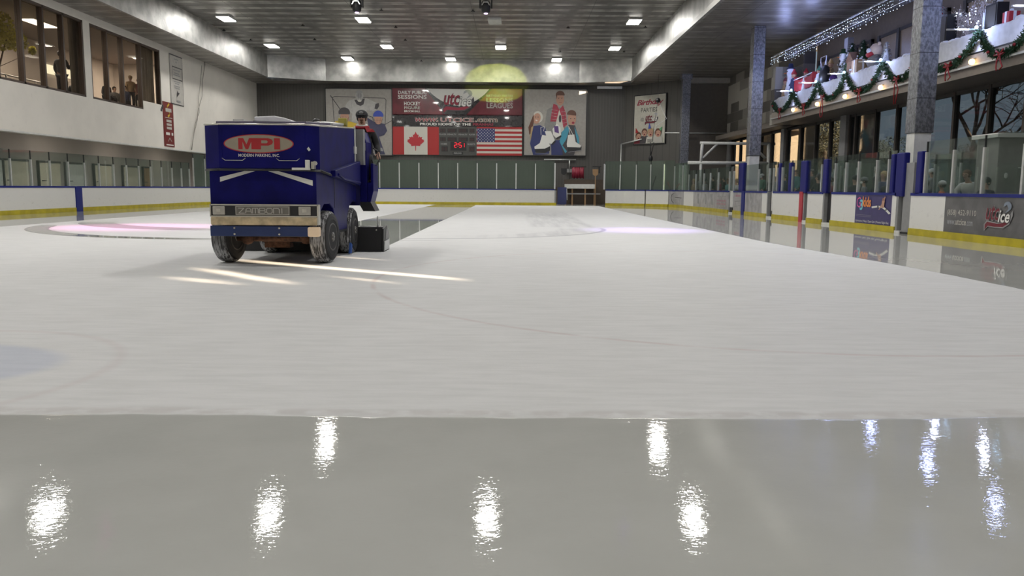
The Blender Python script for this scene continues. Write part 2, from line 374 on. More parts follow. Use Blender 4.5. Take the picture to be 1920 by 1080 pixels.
# far wall
mb = MB(); mb.box(-24.5, 8.2, 60.2, 60.5, 0, 9, 'corrugated')
P = [(8.2, 60.2), (12.1, 56.0), (15.2, 56.0)]
face(mb, P[0], P[1], 0, 9, .2, 'corrugated'); struct('wall_far', mb, 'grey corrugated end wall')
mb = MB(); mb.box(11.9, 15.2, 55.6, 56.0, 0, 8.7, mat('panel_dark', (.13, .115, .10), .6)); mb.box(11.6, 15.2, 55.2, 55.7, 8.25, 8.60, mat('beam_pale', (.42, .40, .36), .5)); struct('wall_far_right', mb, 'dark brown panel wall with pale beam on top')
# back wall behind the camera and near side walls
mb = MB(); mb.box(-24.5, 16, YB - .3, YB, 0, ZC, 'wall_white'); struct('wall_back', mb, 'white wall behind the camera')
# left wall: upper white wall with lounge windows, recessed band below
XW = -18.9
z0w, z1w = 4.98, 8.28
mb = MB()
mb.box(XW - .3, XW, YB, 60.2, 3.13, z0w, 'wall_white'); mb.box(XW - .3, XW, YB, 60.2, z1w, ZS, 'wall_white')
mb.box(XW - .3, XW, YB, 28.6, z0w, z1w, 'wall_white'); mb.box(XW - .3, XW, 36.2, 36.75, z0w, z1w, 'wall_white'); mb.box(XW - .3, XW, 43.9, 60.2, z0w, z1w, 'wall_white')
mb.box(XW - .3, XW, 41.7, 43.9, z0w, 5.42, 'wall_white')
mb.box(XW - .32, XW + .04, YB, 60.2, 3.09, 3.15, 'white_paint')
struct('wall_left', mb, 'white upper wall under the lounge windows')
mb = MB(); mb.box(-21.6, -21.3, YB, 60.2, 0, 3.5, 'wall_dark'); mb.box(-21.3, XW - .3, YB, 60.2, 3.42, 3.5, 'wall_dark'); struct('wall_left_recess', mb, 'recessed dark wall behind the left glass')
# lounge behind the windows
mb = MB(); mb.box(-24.6, -24.4, 20, 60, 4.4, 9, 'wall_taupe'); mb.box(-24.6, XW - .3, 19.8, 20, 4.4, 9, 'wall_taupe'); mb.box(-24.6, XW - .3, 50, 50.2, 4.4, 9, 'wall_taupe'); struct('wall_lounge', mb, 'taupe back wall of the upstairs lounge')
mb = MB(); mb.box(-24.5, XW - .3, 20, 50, 4.3, 4.5, 'floor_rubber'); struct('floor_lounge', mb, 'lounge floor')
mb = MB(); mb.box(-24.5, XW - .28, 20, 50, 8.4, 8.5, mat('lounge_ceiling', (.30, .25, .22), .7)); struct('ceiling_lounge', mb, 'lounge ceiling')
def lounge_window(name, y0, y1, muls, notch=None):
    root = tag(bpy.data.objects.new(name, None), None, None, None, 'structure'); C.objects.link(root); root.location = (XW, (y0 + y1) / 2, z0w)
    f = MB(); w = .11
    f.box(XW - .22, XW - .02, y0, y1, z1w - .1, z1w, 'brown_frame'); f.box(XW - .22, XW - .02, y0, notch or y1, z0w, z0w + .09, 'brown_frame')
    for y in [y0 + w / 2] + list(muls) + [y1 - w / 2]: f.box(XW - .24, XW - .02, y - w / 2, y + w / 2, z0w + (.44 if notch and y > notch + .1 else 0), z1w, 'brown_frame')
    f.build('window_frame', root)
    ys = [y0] + list(muls) + [y1]
    for a, b in zip(ys[:-1], ys[1:]):
        p = MB(); p.box(XW - .14, XW - .12, a + w / 2, b - w / 2, z0w + (.46 if notch and a >= notch - .1 else .09), z1w - .1, 'lounge_glass'); p.build('pane', root)
    return root
cl = bpy.data.lights.new('corridor_fill', 'AREA'); cl.shape = 'RECTANGLE'; cl.size = .2; cl.size_y = 1.2; cl.energy = 30; cl.color = (1, .93, .82)  # added fill lamps to brighten the recess, hidden above the wall lip
for i, y in enumerate((30.5, 36.5, 42.5, 48.5)):
    f = MB(); f.box(-19.5, -19.3, y - .6, y + .6, 3.37, 3.419, emis('corridor_diffuser', (1, .95, .85), 4)); tag(f.build('corridor_fill_strip'), 'slim hidden fill light added in the corridor behind the left glass, %s' % ('nearest', 'second', 'third', 'farthest')[i], 'ceiling light', 'added corridor fill lights')
    L_ = bpy.data.objects.new('corridor_fill', cl); C.objects.link(L_); L_.location = (-19.4, y, 3.35)
lounge_window('window_1', 28.6, 36.2, (30.2, 31.75, 33.2, 34.65))
lounge_window('window_2', 36.75, 43.9, (38.3, 39.8, 41.7), 41.7)
# doors and panels in the left recess
for i, (y, c) in enumerate([(29.8, 0), (31.9, 0), (33.7, 1), (36.2, 1), (38.4, 0), (41.0, 1), (44.0, 1), (46.4, 2)]):
    root = tag(bpy.data.objects.new('door_%d' % (i + 1), None), None, None, None, 'structure'); C.objects.link(root); root.location = (-21.3, y, 0)
    d = MB(); wd = 1.7 if c < 2 else .9
    d.box(-21.3, -21.22, y, y + wd, .1, 2.12, 'wood' if c == 2 else ('door_tan' if c else 'white_paint')); d.build('door_panel', root, bevel=.01)
    f = MB(); f.box(-21.3, -21.18, y - .06, y, 0, 2.2, 'dark_frame'); f.box(-21.3, -21.18, y, y + wd, 2.12, 2.2, 'dark_frame'); f.build('door_frame', root)
    h = MB(); h.tube([(-21.2, y + .14, 1.3), (-21.12, y + .14, 1.3), (-21.12, y + .34, 1.3)], .02, 6, 'black'); h.build('handle', root)
# ---------------------------------------------------------------- right side building
XWIN, XB = 14.8, 13.2
ZT = 4.42
mb = MB()
piers = [(14.0, 14.4), (21.9, 22.2), (29.35, 29.7), (35.85, 36.5), (44.0, 44.5), (50.6, 51.0), (54.9, 55.6)]
for a, b in piers: mb.box(XWIN - .15, XWIN + .25, a, b, 0, ZT, 'grey_paint')
mb.box(XWIN - .1, XWIN + .3, 14, 55.6, 0, .15, 'grey_paint')
struct('wall_right', mb, 'grey piers between the right windows')
mb = MB(); mb.box(14.6, 15.2, 41.4, 55.6, ZT, ZS, 'stone_cladding')
mb.box(13.25, 14.7, 41.5, 42.1, ZT, 7.3, 'stone_cladding'); struct('wall_right_upper', mb, 'patchwork stone cladding beside the balcony')
mb = MB(); mb.box(XB - .02, 14.9, 14, 41.5, ZT, 5.0, mat('fascia', (.22, .19, .165), .5)); mb.box(13.7, 14.9, 41.5, 55, ZT, 4.7, 'fascia')
mb.box(XB - .12, XB, 14, 41.5, 4.66, 4.72, 'alu'); mb.box(XB - .05, XB, 14, 41.5, 4.72, 5.0, mat('fascia_light', (.36, .32, .28), .5))
struct('trim_4', mb, 'taupe fascia band under the balcony')
def store_window(name, y0, y1, muls, x=XWIN, z0=.15, z1=ZT, gl='window_glass', fm='brown_frame', w=.12):
    root = tag(bpy.data.objects.new(name, None), None, None, None, 'structure'); C.objects.link(root); root.location = (x, (y0 + y1) / 2, z0)
    f = MB(); f.box(x, x + .12, y0, y1, z1 - .12, z1, 'dark_frame'); f.box(x, x + .12, y0, y1, z0, z0 + .1, 'dark_frame')
    for i, y in enumerate([y0 + w / 2] + list(muls) + [y1 - w / 2]):
        f.box(x - .03, x + .15, y - w / 2, y, z0, z1, 'dark_frame'); f.box(x - .03, x + .15, y, y + w / 2, z0, z1, fm)
    f.build('window_frame', root)
    ys = [y0] + list(muls) + [y1]
    for a, b in zip(ys[:-1], ys[1:]):
        p = MB(); p.box(x + .05, x + .07, a + w / 2, b - w / 2, z0 + .1, z1 - .12, gl); p.build('pane', root)
    return root
store_window('window_3', 14.4, 21.9, (16.2, 18.1, 20.0)); store_window('window_4', 22.2, 29.35, (23.6, 25.4, 27.4))
store_window('window_5', 29.7, 35.85, (31.45, 33.3, 35.2)); store_window('window_6', 36.5, 44, (38.0, 39.8, 41.8))
store_window('window_7', 44.5, 50.6, (46.5, 48.5)); store_window('window_8', 51.0, 54.9, (52.9,))
# upstairs wall behind the balcony ledge
mb = MB(); mb.box(15.3, 15.5, 14, 41.5, 5.0, ZS, mat('upstairs', (.16, .13, .10), .6)); struct('wall_balcony', mb, 'brown wall behind the balcony'); mb = MB(); mb.box(13.0, 15.5, 13.6, 13.85, ZT, ZS, 'upstairs'); struct('wall_balcony_end', mb, 'end wall of the balcony')
mb = MB(); mb.box(XB, 15.3, 14, 41.5, 4.95, 5.02, 'grey_paint'); struct('floor_balcony', mb, 'balcony floor')
mb = MB(); mb.box(13.4, 13.7, 14, 41.5, 7.58, 7.78, mat('beam_dark', (.06, .055, .05), .6)); struct('trim_5', mb, 'header beam over the balcony')
k = 9
for (a, b) in [(16, 22), (22.4, 28), (29, 34.4), (35, 41)]:
    n = max(2, round((b - a) / 1.7)); store_window('window_%d' % k, a, b, [a + (b - a) * i / n for i in range(1, n)], x=15.18, z0=5.05, z1=7.5, gl=mat('upper_panel', (.30, .23, .15), .35) and 'upper_panel', fm='dark_frame', w=.2); k += 1
# near right wall, out of view, with an added slit panel that shapes the low sun
mb = MB(); a0, a1, b0, b1 = -5.4, .5, 3.4, 5.0
mb.box(15.5, 15.7, -9, 14, 5.0, ZS, 'wall_white'); mb.box(XWIN, 15.7, -9, 14, 0, b0, 'wall_white'); mb.box(XWIN, XWIN + .05, -9, a0, b0, b1, 'wall_white'); mb.box(XWIN, XWIN + .05, a1, 14, b0, b1, 'wall_white'); mb.box(XWIN, 15.7, -9, 14, b1, b1 + .05, 'wall_white')
struct('wall_right_near', mb, 'white wall beside the camera')
def sunpt(x, y): t = (XWIN - x) / .8; return (y - .6 * t, SUN_TAN * t)
slits = [((-4.07, 9.62), (-3.35, 9.32), .08), ((-4.15, 10.76), (-2.75, 9.36), .13), ((-2.13, 9.92), (-1.5, 9.45), .05), ((-4.1, 12.1), (-.75, 9.86), .13), ((-2.9, 12.9), (-2.1, 12.44), .04)]
mb = MB(); cuts = [a0, -4.15, -3.15, -2.45, -1.1, a1]
for i, (A, B, w) in enumerate(slits):
    (ya, za), (yb, zb) = sunpt(*A), sunpt(*B); c0, c1 = cuts[i], cuts[i + 1]
    if za < zb: ya, za, yb, zb = yb, zb, ya, za
    q = lambda pts: mb.prism([(XWIN, y, z) for y, z in pts], (.03, 0, 0), 'white_paint')
    q([(c0, b0), (c1, b0), (yb + w, zb), (yb - w, zb)]); q([(c0, b1), (c1, b1), (ya + w, za), (ya - w, za)][::-1])
    q([(c0, b0), (yb - w, zb), (ya - w, za), (c0, b1)]); q([(c1, b0), (yb + w, zb), (ya + w, za), (c1, b1)][::-1])
tag(mb.build('window_blind'), 'pale window blind with narrow gaps letting low sun in', 'blind')
# ---------------------------------------------------------------- foil wrapped columns
for i, (y, nm) in enumerate([(22.75, 'nearest, tallest in the photo'), (38.3, 'middle one of the three in view'), (53.9, 'farthest, beside the birthday poster'), (7.4, 'out of view beside the camera')]):
    r = thing('column', (11.35, y, 0), 'square foil wrapped column behind the right boards, ' + nm, 'column', 'foil wrapped columns')
    f = MB(); f.box(11.08, 11.62, y - .27, y + .27, 2.72, ZS, 'pillar_foil'); f.build('foil_wrap', r, bevel=.02)
    f = MB(); f.box(11.12, 11.58, y - .23, y + .23, 0, 2.72, 'white_paint'); f.box(11.0, 11.7, y - .35, y + .35, ZS - .35, ZS - .002, 'pillar_foil') if i != 1 else f.box(11.12, 11.58, y - .23, y + .23, 2.7, 2.74, 'white_paint'); f.build('painted_base', r)
# ---------------------------------------------------------------- ceiling lights
EL = emis('lamp_diffuser', (1, .97, .90), 14)
ld = bpy.data.lights.new('ceiling_lamp', 'AREA'); ld.shape = 'RECTANGLE'; ld.size = .5; ld.size_y = 1.1; ld.energy = LAMP_W; ld.color = (1, .98, .94)
ldn = ld.copy(); ldn.energy = LAMP_W * .42; ldf = ld.copy(); ldf.energy = LAMP_W * .13; lde = ld.copy(); lde.energy = LAMP_W * .6
base = None; rows = [(52.6, (-15.45, -8.1, -.83, 6.45), 'the second farthest row'), (44.4, (-15.45, -8.1, 6.45), 'the row nearest the camera in view'), (57.4, (-11.6, -4.4, 3.0), 'the farthest row by the end soffit'),
        (34, (-8.1, 6.45), 'a row above the frame'), (26.0, (-15.7, -8.2, -.8, 6.2), 'a second row above the frame'), (16.5, (-15.5, -8.1, -.8, 6.4), 'a third row above the frame'), (9, (-15.5, -8.1, 6.4), 'a row over the camera'), (1, (-15.5, -8.1, -.8, 6.4), 'a row over and behind the camera'), (-6, (-11, 2), 'the last row behind the camera')]
side = {2: ('left', 'right'), 3: ('left', 'middle', 'right'), 4: ('leftmost', 'second from left', 'third from left', 'rightmost')}
for y, xs, nm in rows:
    for j, x in enumerate(xs):
        lab = 'lit ceiling light panel, %s one in %s' % (side[len(xs)][j], nm)
        if base is None:
            base = thing('ceiling_light', (x, y, ZC), lab, 'ceiling light', 'light panels under the foil ceiling')
            f = MB(); f.box(x - .36, x + .36, y - .65, y + .65, ZC - .10, ZC - .001, 'white_paint'); f.build('housing', base, bevel=.01)
            f = MB(); f.box(x - .32, x + .32, y - .6, y + .6, ZC - .13, ZC - .10, EL); f.build('diffuser', base); r = base
        else:
            r = copy_tree(base); r.location = (x, y, ZC); r['label'] = lab
        L = bpy.data.objects.new('ceiling_lamp', ldf if y > 57 else ldn if y < 12 else lde if x < -15 else ld); C.objects.link(L); L.location = (x, y, ZC - .16)
r = copy_tree(base); r.location = (-1.03, 44.6, ZC); r['label'] = 'unlit grey ceiling light panel behind the right stage light'
for ch in r.children:
    if ch.name.startswith('diffuser'): ch.data = ch.data.copy(); ch.data.materials[0] = mat('dead_diffuser', (.55, .55, .5), .5)
# small ceiling sprinklers
sp0 = None
for i, (px, py) in enumerate([(420, 58), (568, 49), (742, 52), (887, 22), (912, 22), (1065, 53), (1210, 52), (470, 76), (590, 75), (760, 76), (1050, 98), (790, 115), (1170, 98), (715, 20)]):
    p = onZ(px, py, ZC - .1)
    lab = 'tiny dark sprinkler head on the foil ceiling, %s counted from the left' % ORD[sorted([420, 568, 742, 887, 912, 1065, 1210, 470, 590, 760, 1050, 790, 1170, 715]).index(px)]
    if sp0 is None:
        sp0 = MB(); sp0.lathe([(.02, .1), (.03, .05), (.10, .03), (.10, 0)], (p.x, p.y, ZC - .1), n=8, m='black'); sp0 = tag(sp0.build('sprinkler'), lab, 'sprinkler', 'ceiling sprinklers'); sp0.location = (p.x, p.y, ZC - .1)
    else: c = sp0.copy(); C.objects.link(c); c.location = (p.x, p.y, ZC - .1); c['label'] = lab
# moving head stage lights
def stage_light(px, py, lab, col, target, power, ang, blend=.25, Y=None, sy=1):
    p = onZ(px, py, 9.35)
    if Y: p = Vector(Y)
    r = thing('stage_light', (p.x, p.y, ZC), lab, 'stage light', 'moving head stage lights')
    f = MB(); f.box(p.x - .22, p.x + .22, p.y - .2, p.y + .2, ZC - .22, ZC - .001, 'black'); f.build('base_box', r, bevel=.02)
    f = MB(); f.box(p.x - .3, p.x - .23, p.y - .1, p.y + .1, ZC - .82, ZC - .2, 'black'); f.box(p.x + .23, p.x + .3, p.y - .1, p.y + .1, ZC - .82, ZC - .2, 'black'); f.box(p.x - .3, p.x + .3, p.y - .1, p.y + .1, ZC - .3, ZC - .2, 'black'); f.build('yoke', r, bevel=.02)
    f = MB(); f.lathe([(.10, -.25), (.19, -.2), (.22, 0), (.20, .22), (.15, .3)], (p.x, p.y, ZC - .78), 'Z', 14, 'black'); f.build('lamp_head', r)
    f = MB(); f.prism([(p.x - .2, p.y - .23, ZC - .72), (p.x - .11, p.y - .23, ZC - .55), (p.x + .11, p.y - .23, ZC - .55), (p.x + .2, p.y - .23, ZC - .72), (p.x + .15, p.y - .23, ZC - .72), (p.x + .08, p.y - .23, ZC - .6), (p.x - .08, p.y - .23, ZC - .6), (p.x - .15, p.y - .23, ZC - .72)], (0, .03, 0), 'steel'); f.build('trim_ring', r)
    f = MB(); f.lathe([(.085, 0), (.085, .03)], (p.x, p.y, ZC - 1.06), 'Z', 12, emis('lens_' + lab[:6], col, 6)); f.build('lens', r)
    if power:
        d = bpy.data.lights.new('beam', 'SPOT'); d.energy = power; d.color = col; d.spot_size = math.radians(ang); d.spot_blend = blend; d.shadow_soft_size = .06
        L = bpy.data.objects.new('beam', d); C.objects.link(L); L.location = (p.x, p.y, ZC - 1.12); L.rotation_euler = (Vector(target) - L.location).to_track_quat('-Z', 'Y').to_euler(); L.scale = (1, sy, 1)
stage_light(669, 12, 'black moving stage light hanging from ceiling, left one of the pair', (.85, .55, 1), (-8.5, 21.4, 0), 2500, 14, 1)
stage_light(911, 14, 'black moving stage light hanging from ceiling, right one of the pair', (.85, .95, .05), (-1.25, 58.5, 8.68), 2700, 12.4, .05, None, .56)
stage_light(0, 0, 'magenta stage light above the frame on the left', (1, .3, .75), (-10.4, 21.8, 0), 3300, 34, 1, (-12, 22.6, 0))
stage_light(0, 0, 'violet stage light above the frame on the right', (.55, .35, 1), (3.6, 22.0, 0), 3000, 26, 1, (3.4, 23, 0))
# ================================================================ dasher boards and glass
BH = 1.07
def path_pt(s):                                       # inner face of the boards from far left corner arc etc.
    return s
def seg_board(pts, label, m='board_white', kick=True, cap=True, z0=0, art=None, name='dasher_board', th=.10, h=BH):
    """pts: plan points of the rink-side face; the board stands outward of it (outward = right of travel)."""
    P = [Vector((x, y, 0)) for x, y in pts]; n = len(P)
    N = []
    for i in range(n):
        d = (P[min(i + 1, n - 1)] - P[max(i - 1, 0)]).normalized(); N.append(Vector((d.y, -d.x, 0)))
    c = sum(P, Vector()) / n
    r = thing(name, (c.x, c.y, 0), label, 'rink board', 'dasher boards around the ice')
    def strip(nm, za, zb, o0, o1, mm):
        b = MB(); vs = []
        for p, q in zip(P, N): vs += [p + q * o0 + Vector((0, 0, za)), p + q * o1 + Vector((0, 0, za)), p + q * o1 + Vector((0, 0, zb)), p + q * o0 + Vector((0, 0, zb))]
        fs = [(4 * i + k, 4 * i + (k + 1) % 4, 4 * i + 4 + (k + 1) % 4, 4 * i + 4 + k) for i in range(n - 1) for k in range(4)] + [(3, 2, 1, 0), (4 * n - 4, 4 * n - 3, 4 * n - 2, 4 * n - 1)]
        b.add(vs, fs, mm); return b.build(nm, r)
    strip('panel', .17 if kick else 0, h - .07, 0, th, m)
    if kick: strip('kick_plate', 0.001, .17, -.025, th, 'kick_yellow')
    if cap: strip('cap_rail', h - .07, h, -.02, th + .06, 'cap_blue')
    return r
RC = 6.6; RR = 4.4; cxR, cyR = XR - RR, YF - RR; cxL, cyL = XL + RC, YF - RC
def arcpt(cx, cy, a, r=RC): return (cx + r * math.cos(math.radians(a)), cy + r * math.sin(math.radians(a)))
def rpt(px, py=370):                                  # point on right board run seen at px (line or corner arc)
    y = onX(px, py, XR).y
    if y <= cyR: return (XR, y)
    r = ray(px, py); k = r.x / r.y
    for a in [i * .25 for i in range(0, 361)]:
        x, y = arcpt(cxR, cyR, a, RR)
        if x / y <= k: return (x, y)
    return (r.x / r.y * YF, YF)
def right_run(pa, pb):                                # plan points going from far (pa) to near (pb)
    A, B = rpt(pa), rpt(pb); n = 8; out = []
    for i in range(n + 1):
        p = rpt(pa + (pb - pa) * i / n); out.append(p)
    if A[1] <= cyR: out = [A, B]
    return out[::-1]
# direction: outward must be right of travel -> travel near to far on the right means outward = +x : ok
seg_board([(XL, cyL), (XL, 34.55)], 'white rink board on the left side, beyond the blue post')
seg_board([(XL, 34.05), (XL, 20)], 'white rink board at the left edge of the photo, before the blue post')
seg_board([(XL, 19.9), (XL, YB)], 'white rink board on the left, outside the photo beside the camera')
seg_board([arcpt(cxL, cyL, a) for a in range(90, 181, 6)], 'curved white corner board at the far left, behind the blue machine')
seg_board([(2.9, YF), (cxL, YF)], 'long white end board left of the dark gate opening')
p0 = rpt(1209); a0_ = math.degrees(math.atan2(p0[1] - cyR, p0[0] - cxR))
seg_board([p0] + [arcpt(cxR, cyR, a0_ + (90 - a0_) * k_ / 4, RR) for k_ in (1, 2, 3, 4)] + [(6.05, YF)] if cxR > 6.05 else [p0] + [arcpt(cxR, cyR, a0_ + (86 - a0_) * k_ / 4, RR) for k_ in (1, 2, 3, 4)], 'white end board just right of the dark gate opening')
b = MB(); b.box(XL - .12, XL + .035, 34.05, 34.55, 0, BH - .005, 'cap_blue'); tag(b.build('line_post'), 'blue vertical post between the two left rink boards', 'post')
ART = {}
run = [(1211, 1253, 'board_white', 'curved white corner board under the hanging hook'), (1254.5, 1282, 'ad_pale', 'pale corner board with a faint skater drawing'), (1282, 1300, 'board_white', 'narrow white board between two pale advertisement boards'),
       (1300, 1366, 'ad_pale', 'long pale advertisement board with pink lettering at its right end'), (1375, 1391, 'ad_pale', 'small pale advertisement board left of the thin blue post'), (1397, 1429, 'ad_pale', 'pale advertisement board with dark streaks right of the thin blue post'),
       (1429, 1438, 'board_white', 'very narrow white board left of the first dark gap'), (1449, 1500, 'board_white', 'white board left of the red post'), (1514, 1543, 'board_white', 'white board right of the red post'), (1559, 1605, 'board_white', 'white board left of the purple advertisement'),
       (1605, 1673, mat('ad_purple', (.045, .035, .14), .3), 'purple advertisement board with a leaping gymnast'), (1673, 1681, 'board_white', 'narrow white board right of the purple advertisement'),
       (1708, 1773, 'board_white', 'scuffed white board right of the grey column base')]
for a, b_, m_, lab in run: ART[a] = seg_board(right_run(a, b_), lab, m_)
yA = rpt(1773)[1]; ART['phone'] = seg_board([(XR, yA - 5.5), (XR, yA)], 'dark grey advertisement board with phone number at the right edge', 'ad_grey')
seg_board([(XR, YB), (XR, yA - 5.55)], 'white rink board on the right, outside the photo beside the camera')
# posts and gaps
def yspan(a, b): return onX(b, 370, XR).y, onX(a, 370, XR).y
def gap(a, b, lab, extra=None):
    y0, y1 = yspan(a, b)
    r = thing('gate_gap', (XR + .1, (y0 + y1) / 2, 0), lab, 'gate gap', 'dark gaps at the bench gates')
    f = MB(); f.box(XR + .12, XR + .3, y0, y1, 0, BH - .02, 'black'); f.build('recess', r)
    f = MB(); f.box(XR - .01, XR + .3, y0, y1, 0.001, .07, 'white_paint'); f.build('threshold', r)
    f = MB(); f.box(XR + .0, XR + .12, y1 - .12, y1 - .02, .07, BH - .02, 'grey_paint'); f.build('jamb', r)
gap(1438, 1448, 'dark gate gap with a small black latch, second gap from the left'); gap(1506, 1514, 'dark gate gap just right of the red post'); gap(1543, 1559, 'wide dark gate gap between two white boards'); gap(1681, 1690, 'dark gate gap at the foot of the nearest column')
gap(1367, 1374, 'narrow gate gap beside the pink lettered board, farthest of the gaps')
y0, y1 = yspan(1500, 1506); b = MB(); b.box(XR - .03, XR + .12, y0, y1, 0, BH, 'red_post'); tag(b.build('center_line_post'), 'red vertical post marking the centre line', 'post')
y0, y1 = yspan(1391, 1396.5); b = MB(); b.box(XR - .03, XR + .12, y0, y1, 0.0, BH, 'cap_blue'); tag(b.build('line_post'), 'thin blue post between pale advertisement boards on the right', 'post')
y0, y1 = yspan(1690, 1707); b = MB(); b.box(XR + .05, XR + .25, y0, y1, .02, 1.85, 'grey_paint'); b.box(XR + .02, XR + .25, y0, y1, 0, .05, 'black'); tag(b.build('swing_gate'), 'plain grey gate panel standing at the foot of the nearest column', 'gate')
for a, b2, nm in [(1366, 1374, 'white gate jamb with dark foot, beside the pink lettered board'), (1445, 1449.5, 'narrow white gate jamb with a black latch')]:
    y0, y1 = yspan(a, b2); b = MB(); b.box(XR + .02, XR + .13, y0 + .05, y1 - .05, .3, BH, 'white_paint'); b.box(XR + .01, XR + .14, y0 + .05, y1 - .05, .0, .3, 'black'); tag(b.build('gate_jamb'), nm, 'gate jamb')
# blue padded posts above the boards
for px0, px1, top, foot, nm in [(1387, 1395, 306, 356, 'thin blue padded post in front of the middle column'), (1461, 1464.5, 306, 357, 'slim blue padded post, second from left along the right boards'), (1480, 1484.5, 305, 357, 'slim blue padded post, third from left along the right boards'),
        (1503, 1514, 302, 358, 'blue padded post standing over the red post'), (1545, 1552.5, 299, 359, 'blue padded post over the wide dark gap'), (1672.5, 1678.5, 289, 361, 'blue padded post just left of the nearest column'), (1683, 1698, 287, 362, 'widest blue padded post in front of the nearest column'), (1721, 1731, 284, 362, 'blue padded post just right of the nearest column')]:
    pa, pb = onX(px0, top, XR), onX(px1, top, XR); y0, y1 = pb.y, pa.y
    b = MB(); b.box(XR - .02, XR + .14, y0, y1, BH - .05 if px0 != 1683 else BH - .1, pa.z, 'pad_blue'); tag(b.build('padded_post', bevel=.03), nm, 'padded post', 'blue padded posts')
# ---------------------------------------------------------------- glass panes
def pane(A, B, ztop, zpost, label, group, z0=BH, gm='rink_glass', post=True, out=(0, 0)):
    A, B = Vector(A + (0,)), Vector(B + (0,)); o = Vector((out[0], out[1], 0)); A = A + o; B = B + o; d = (B - A).normalized(); n = Vector((-d.y, d.x, 0)); c = (A + B) / 2
    r = thing('glass_pane', (c.x, c.y, z0), label, 'rink glass', group)
    f = MB(); f.prism([A + d * .02 + Vector((0, 0, z0)), B - d * .02 + Vector((0, 0, z0)), B - d * .02 + Vector((0, 0, ztop)), A + d * .02 + Vector((0, 0, ztop))], n * .012, gm); f.build('pane', r)
    if post:
        f = MB(); f.obox(A + Vector((0, 0, (z0 + zpost) / 2)), d * .032, n * .035, Vector((0, 0, (zpost - z0) / 2)), 'alu'); f.build('support_post', r)
        if ztop - zpost > .1: f = MB(); f.obox(A + Vector((0, 0, (ztop + zpost) / 2)), d * .012, n * .02, Vector((0, 0, (ztop - zpost) / 2)), 'black'); f.build('seal_strip', r)
    return r
o = -.05
ys = [onX(px, 340, XL).y for px in (-60, -15, 23.2, 62, 97.2, 131.3, 161.4, 188.7, 215.8, 240.1, 262.8, 284.8, 305.2, 324.6, 342.2)] + [46.3]
for i in range(len(ys) - 1):
    zt = 2.42
    pane((XL + o, ys[i + 1]), (XL + o, ys[i]), zt, 2.08, 'clear glass pane above the left boards, %s one counted from the near end' % ORD[i], 'glass panes above the left boards', gm='clear_glass')
aa = [180, 168, 157, 146, 135, 124, 113, 102, 90]
for i in range(8):
    pane(arcpt(cxL, cyL, aa[i], RC + .05), arcpt(cxL, cyL, aa[i + 1], RC + .05), 2.95, 2.72, 'tall green glass pane on the far left corner, %s along the curve' % ORD[i], 'tall glass panes at the far left corner')
xs = [(px - 960) / 1500 * 53.5 for px in (530, 566, 603, 639, 676, 712.5, 749, 785.6, 821.5, 857.6, 893.8, 930, 966, 1002, 1038)]
for i in range(len(xs) - 1):
    pane((xs[i], YF + .05), (xs[i + 1], YF + .05), 2.92, 2.74, 'tall green glass pane above the end boards, %s one left of the gate' % ORD[len(xs) - 2 - i], 'tall glass panes left of the gate')
b = MB(); b.box(xs[-1] - .04, xs[-1] + .05, YF, YF + .12, BH, 2.78, 'alu'); tag(b.build('gate_post'), 'bright metal post at the left side of the gate opening', 'post')
rp = [(6.1, YF + .05)] + [tuple(Vector(rpt(px)) + Vector((.03, .04))) for px in (1161.4, 1191.6, 1218.8, 1243, 1263.4, 1278.6, 1290)] 
for i in range(len(rp) - 1):
    pane(rp[i], rp[i + 1], 2.92 if i < 5 else 2.7, 2.7 if i < 5 else 2.55, 'green glass pane right of the gate, %s one going right' % ORD[i], 'glass panes right of the gate around the corner')
b = MB(); b.box(6.02, 6.1, YF, YF + .12, BH, 2.75, 'alu'); tag(b.build('gate_post'), 'bright metal post at the right side of the gate opening', 'post')
py_ = [1290, 1303, 1318, 1330, 1345, 1366, 1374, 1387, 1420, 1440, 1448, 1455, 1464, 1482, 1504, 1538, 1548, 1563, 1583, 1606, 1640, 1662, 1676]
for i in range(len(py_) - 1):
    A, B = rpt(py_[i], 345), rpt(py_[i + 1], 345)
    pane((A[0] + .05, A[1]), (B[0] + .05, B[1]), 2.20, 1.98, 'glass pane above the right boards, %s one from the corner towards the nearest column' % ORD[i], 'glass panes along the far right boards', gm='clear_glass')
pn = [1731, 1782, 1838, 1913, 1998, 2120]
for i in range(len(pn) - 1):
    A, B = onX(pn[i], 345, XR), onX(pn[i + 1], 345, XR)
    pane((XR + .05, A.y), (XR + .05, B.y), 2.34, 2.08, 'glass pane right of the nearest column, %s one going right' % ORD[i], 'glass panes above the near right boards', gm='clear_glass')
# second line of glass at the back of the benches
p2 = [31.5, 29.7, 27.9, 26.1, 24.3, 23.4]
p2 = [1563, 1583, 1606, 1640, 1652]; 
for i in range(len(p2) - 1):
    A, B = onX(p2[i], 345, 12.6), onX(p2[i + 1], 345, 12.6)
    pane((12.6, A.y), (12.6, B.y), 2.25, 1.95, 'rear bench glass pane left of the nearest column, %s going right' % ORD[i], 'rear bench glass panes', z0=.8, gm='rink_glass')
p2 = [1752, 1800, 1862, 1930]
for i in range(len(p2) - 1):
    A, B = onX(p2[i], 345, 12.6), onX(p2[i + 1], 345, 12.6)
    pane((12.6, A.y), (12.6, B.y), 2.2, 1.92, 'rear bench glass pane right of the nearest column, %s going right' % ORD[i], 'rear bench glass panes', z0=.8, gm='rink_glass')
mb = MB(); mb.box(12.56, 12.64, 20.35, 50, 0.001, .8, 'dark_frame'); struct('wall_bench', mb, 'low dark wall behind the benches')
mb = MB(); mb.box(XR + .32, 12.56, 12, 50, 0.001, .16, 'floor_rubber'); mb.box(12.64, 14.7, 12, 55, 0.001, .16, 'floor_rubber'); struct('floor_walkway', mb, 'rubber walkway behind the right boards')
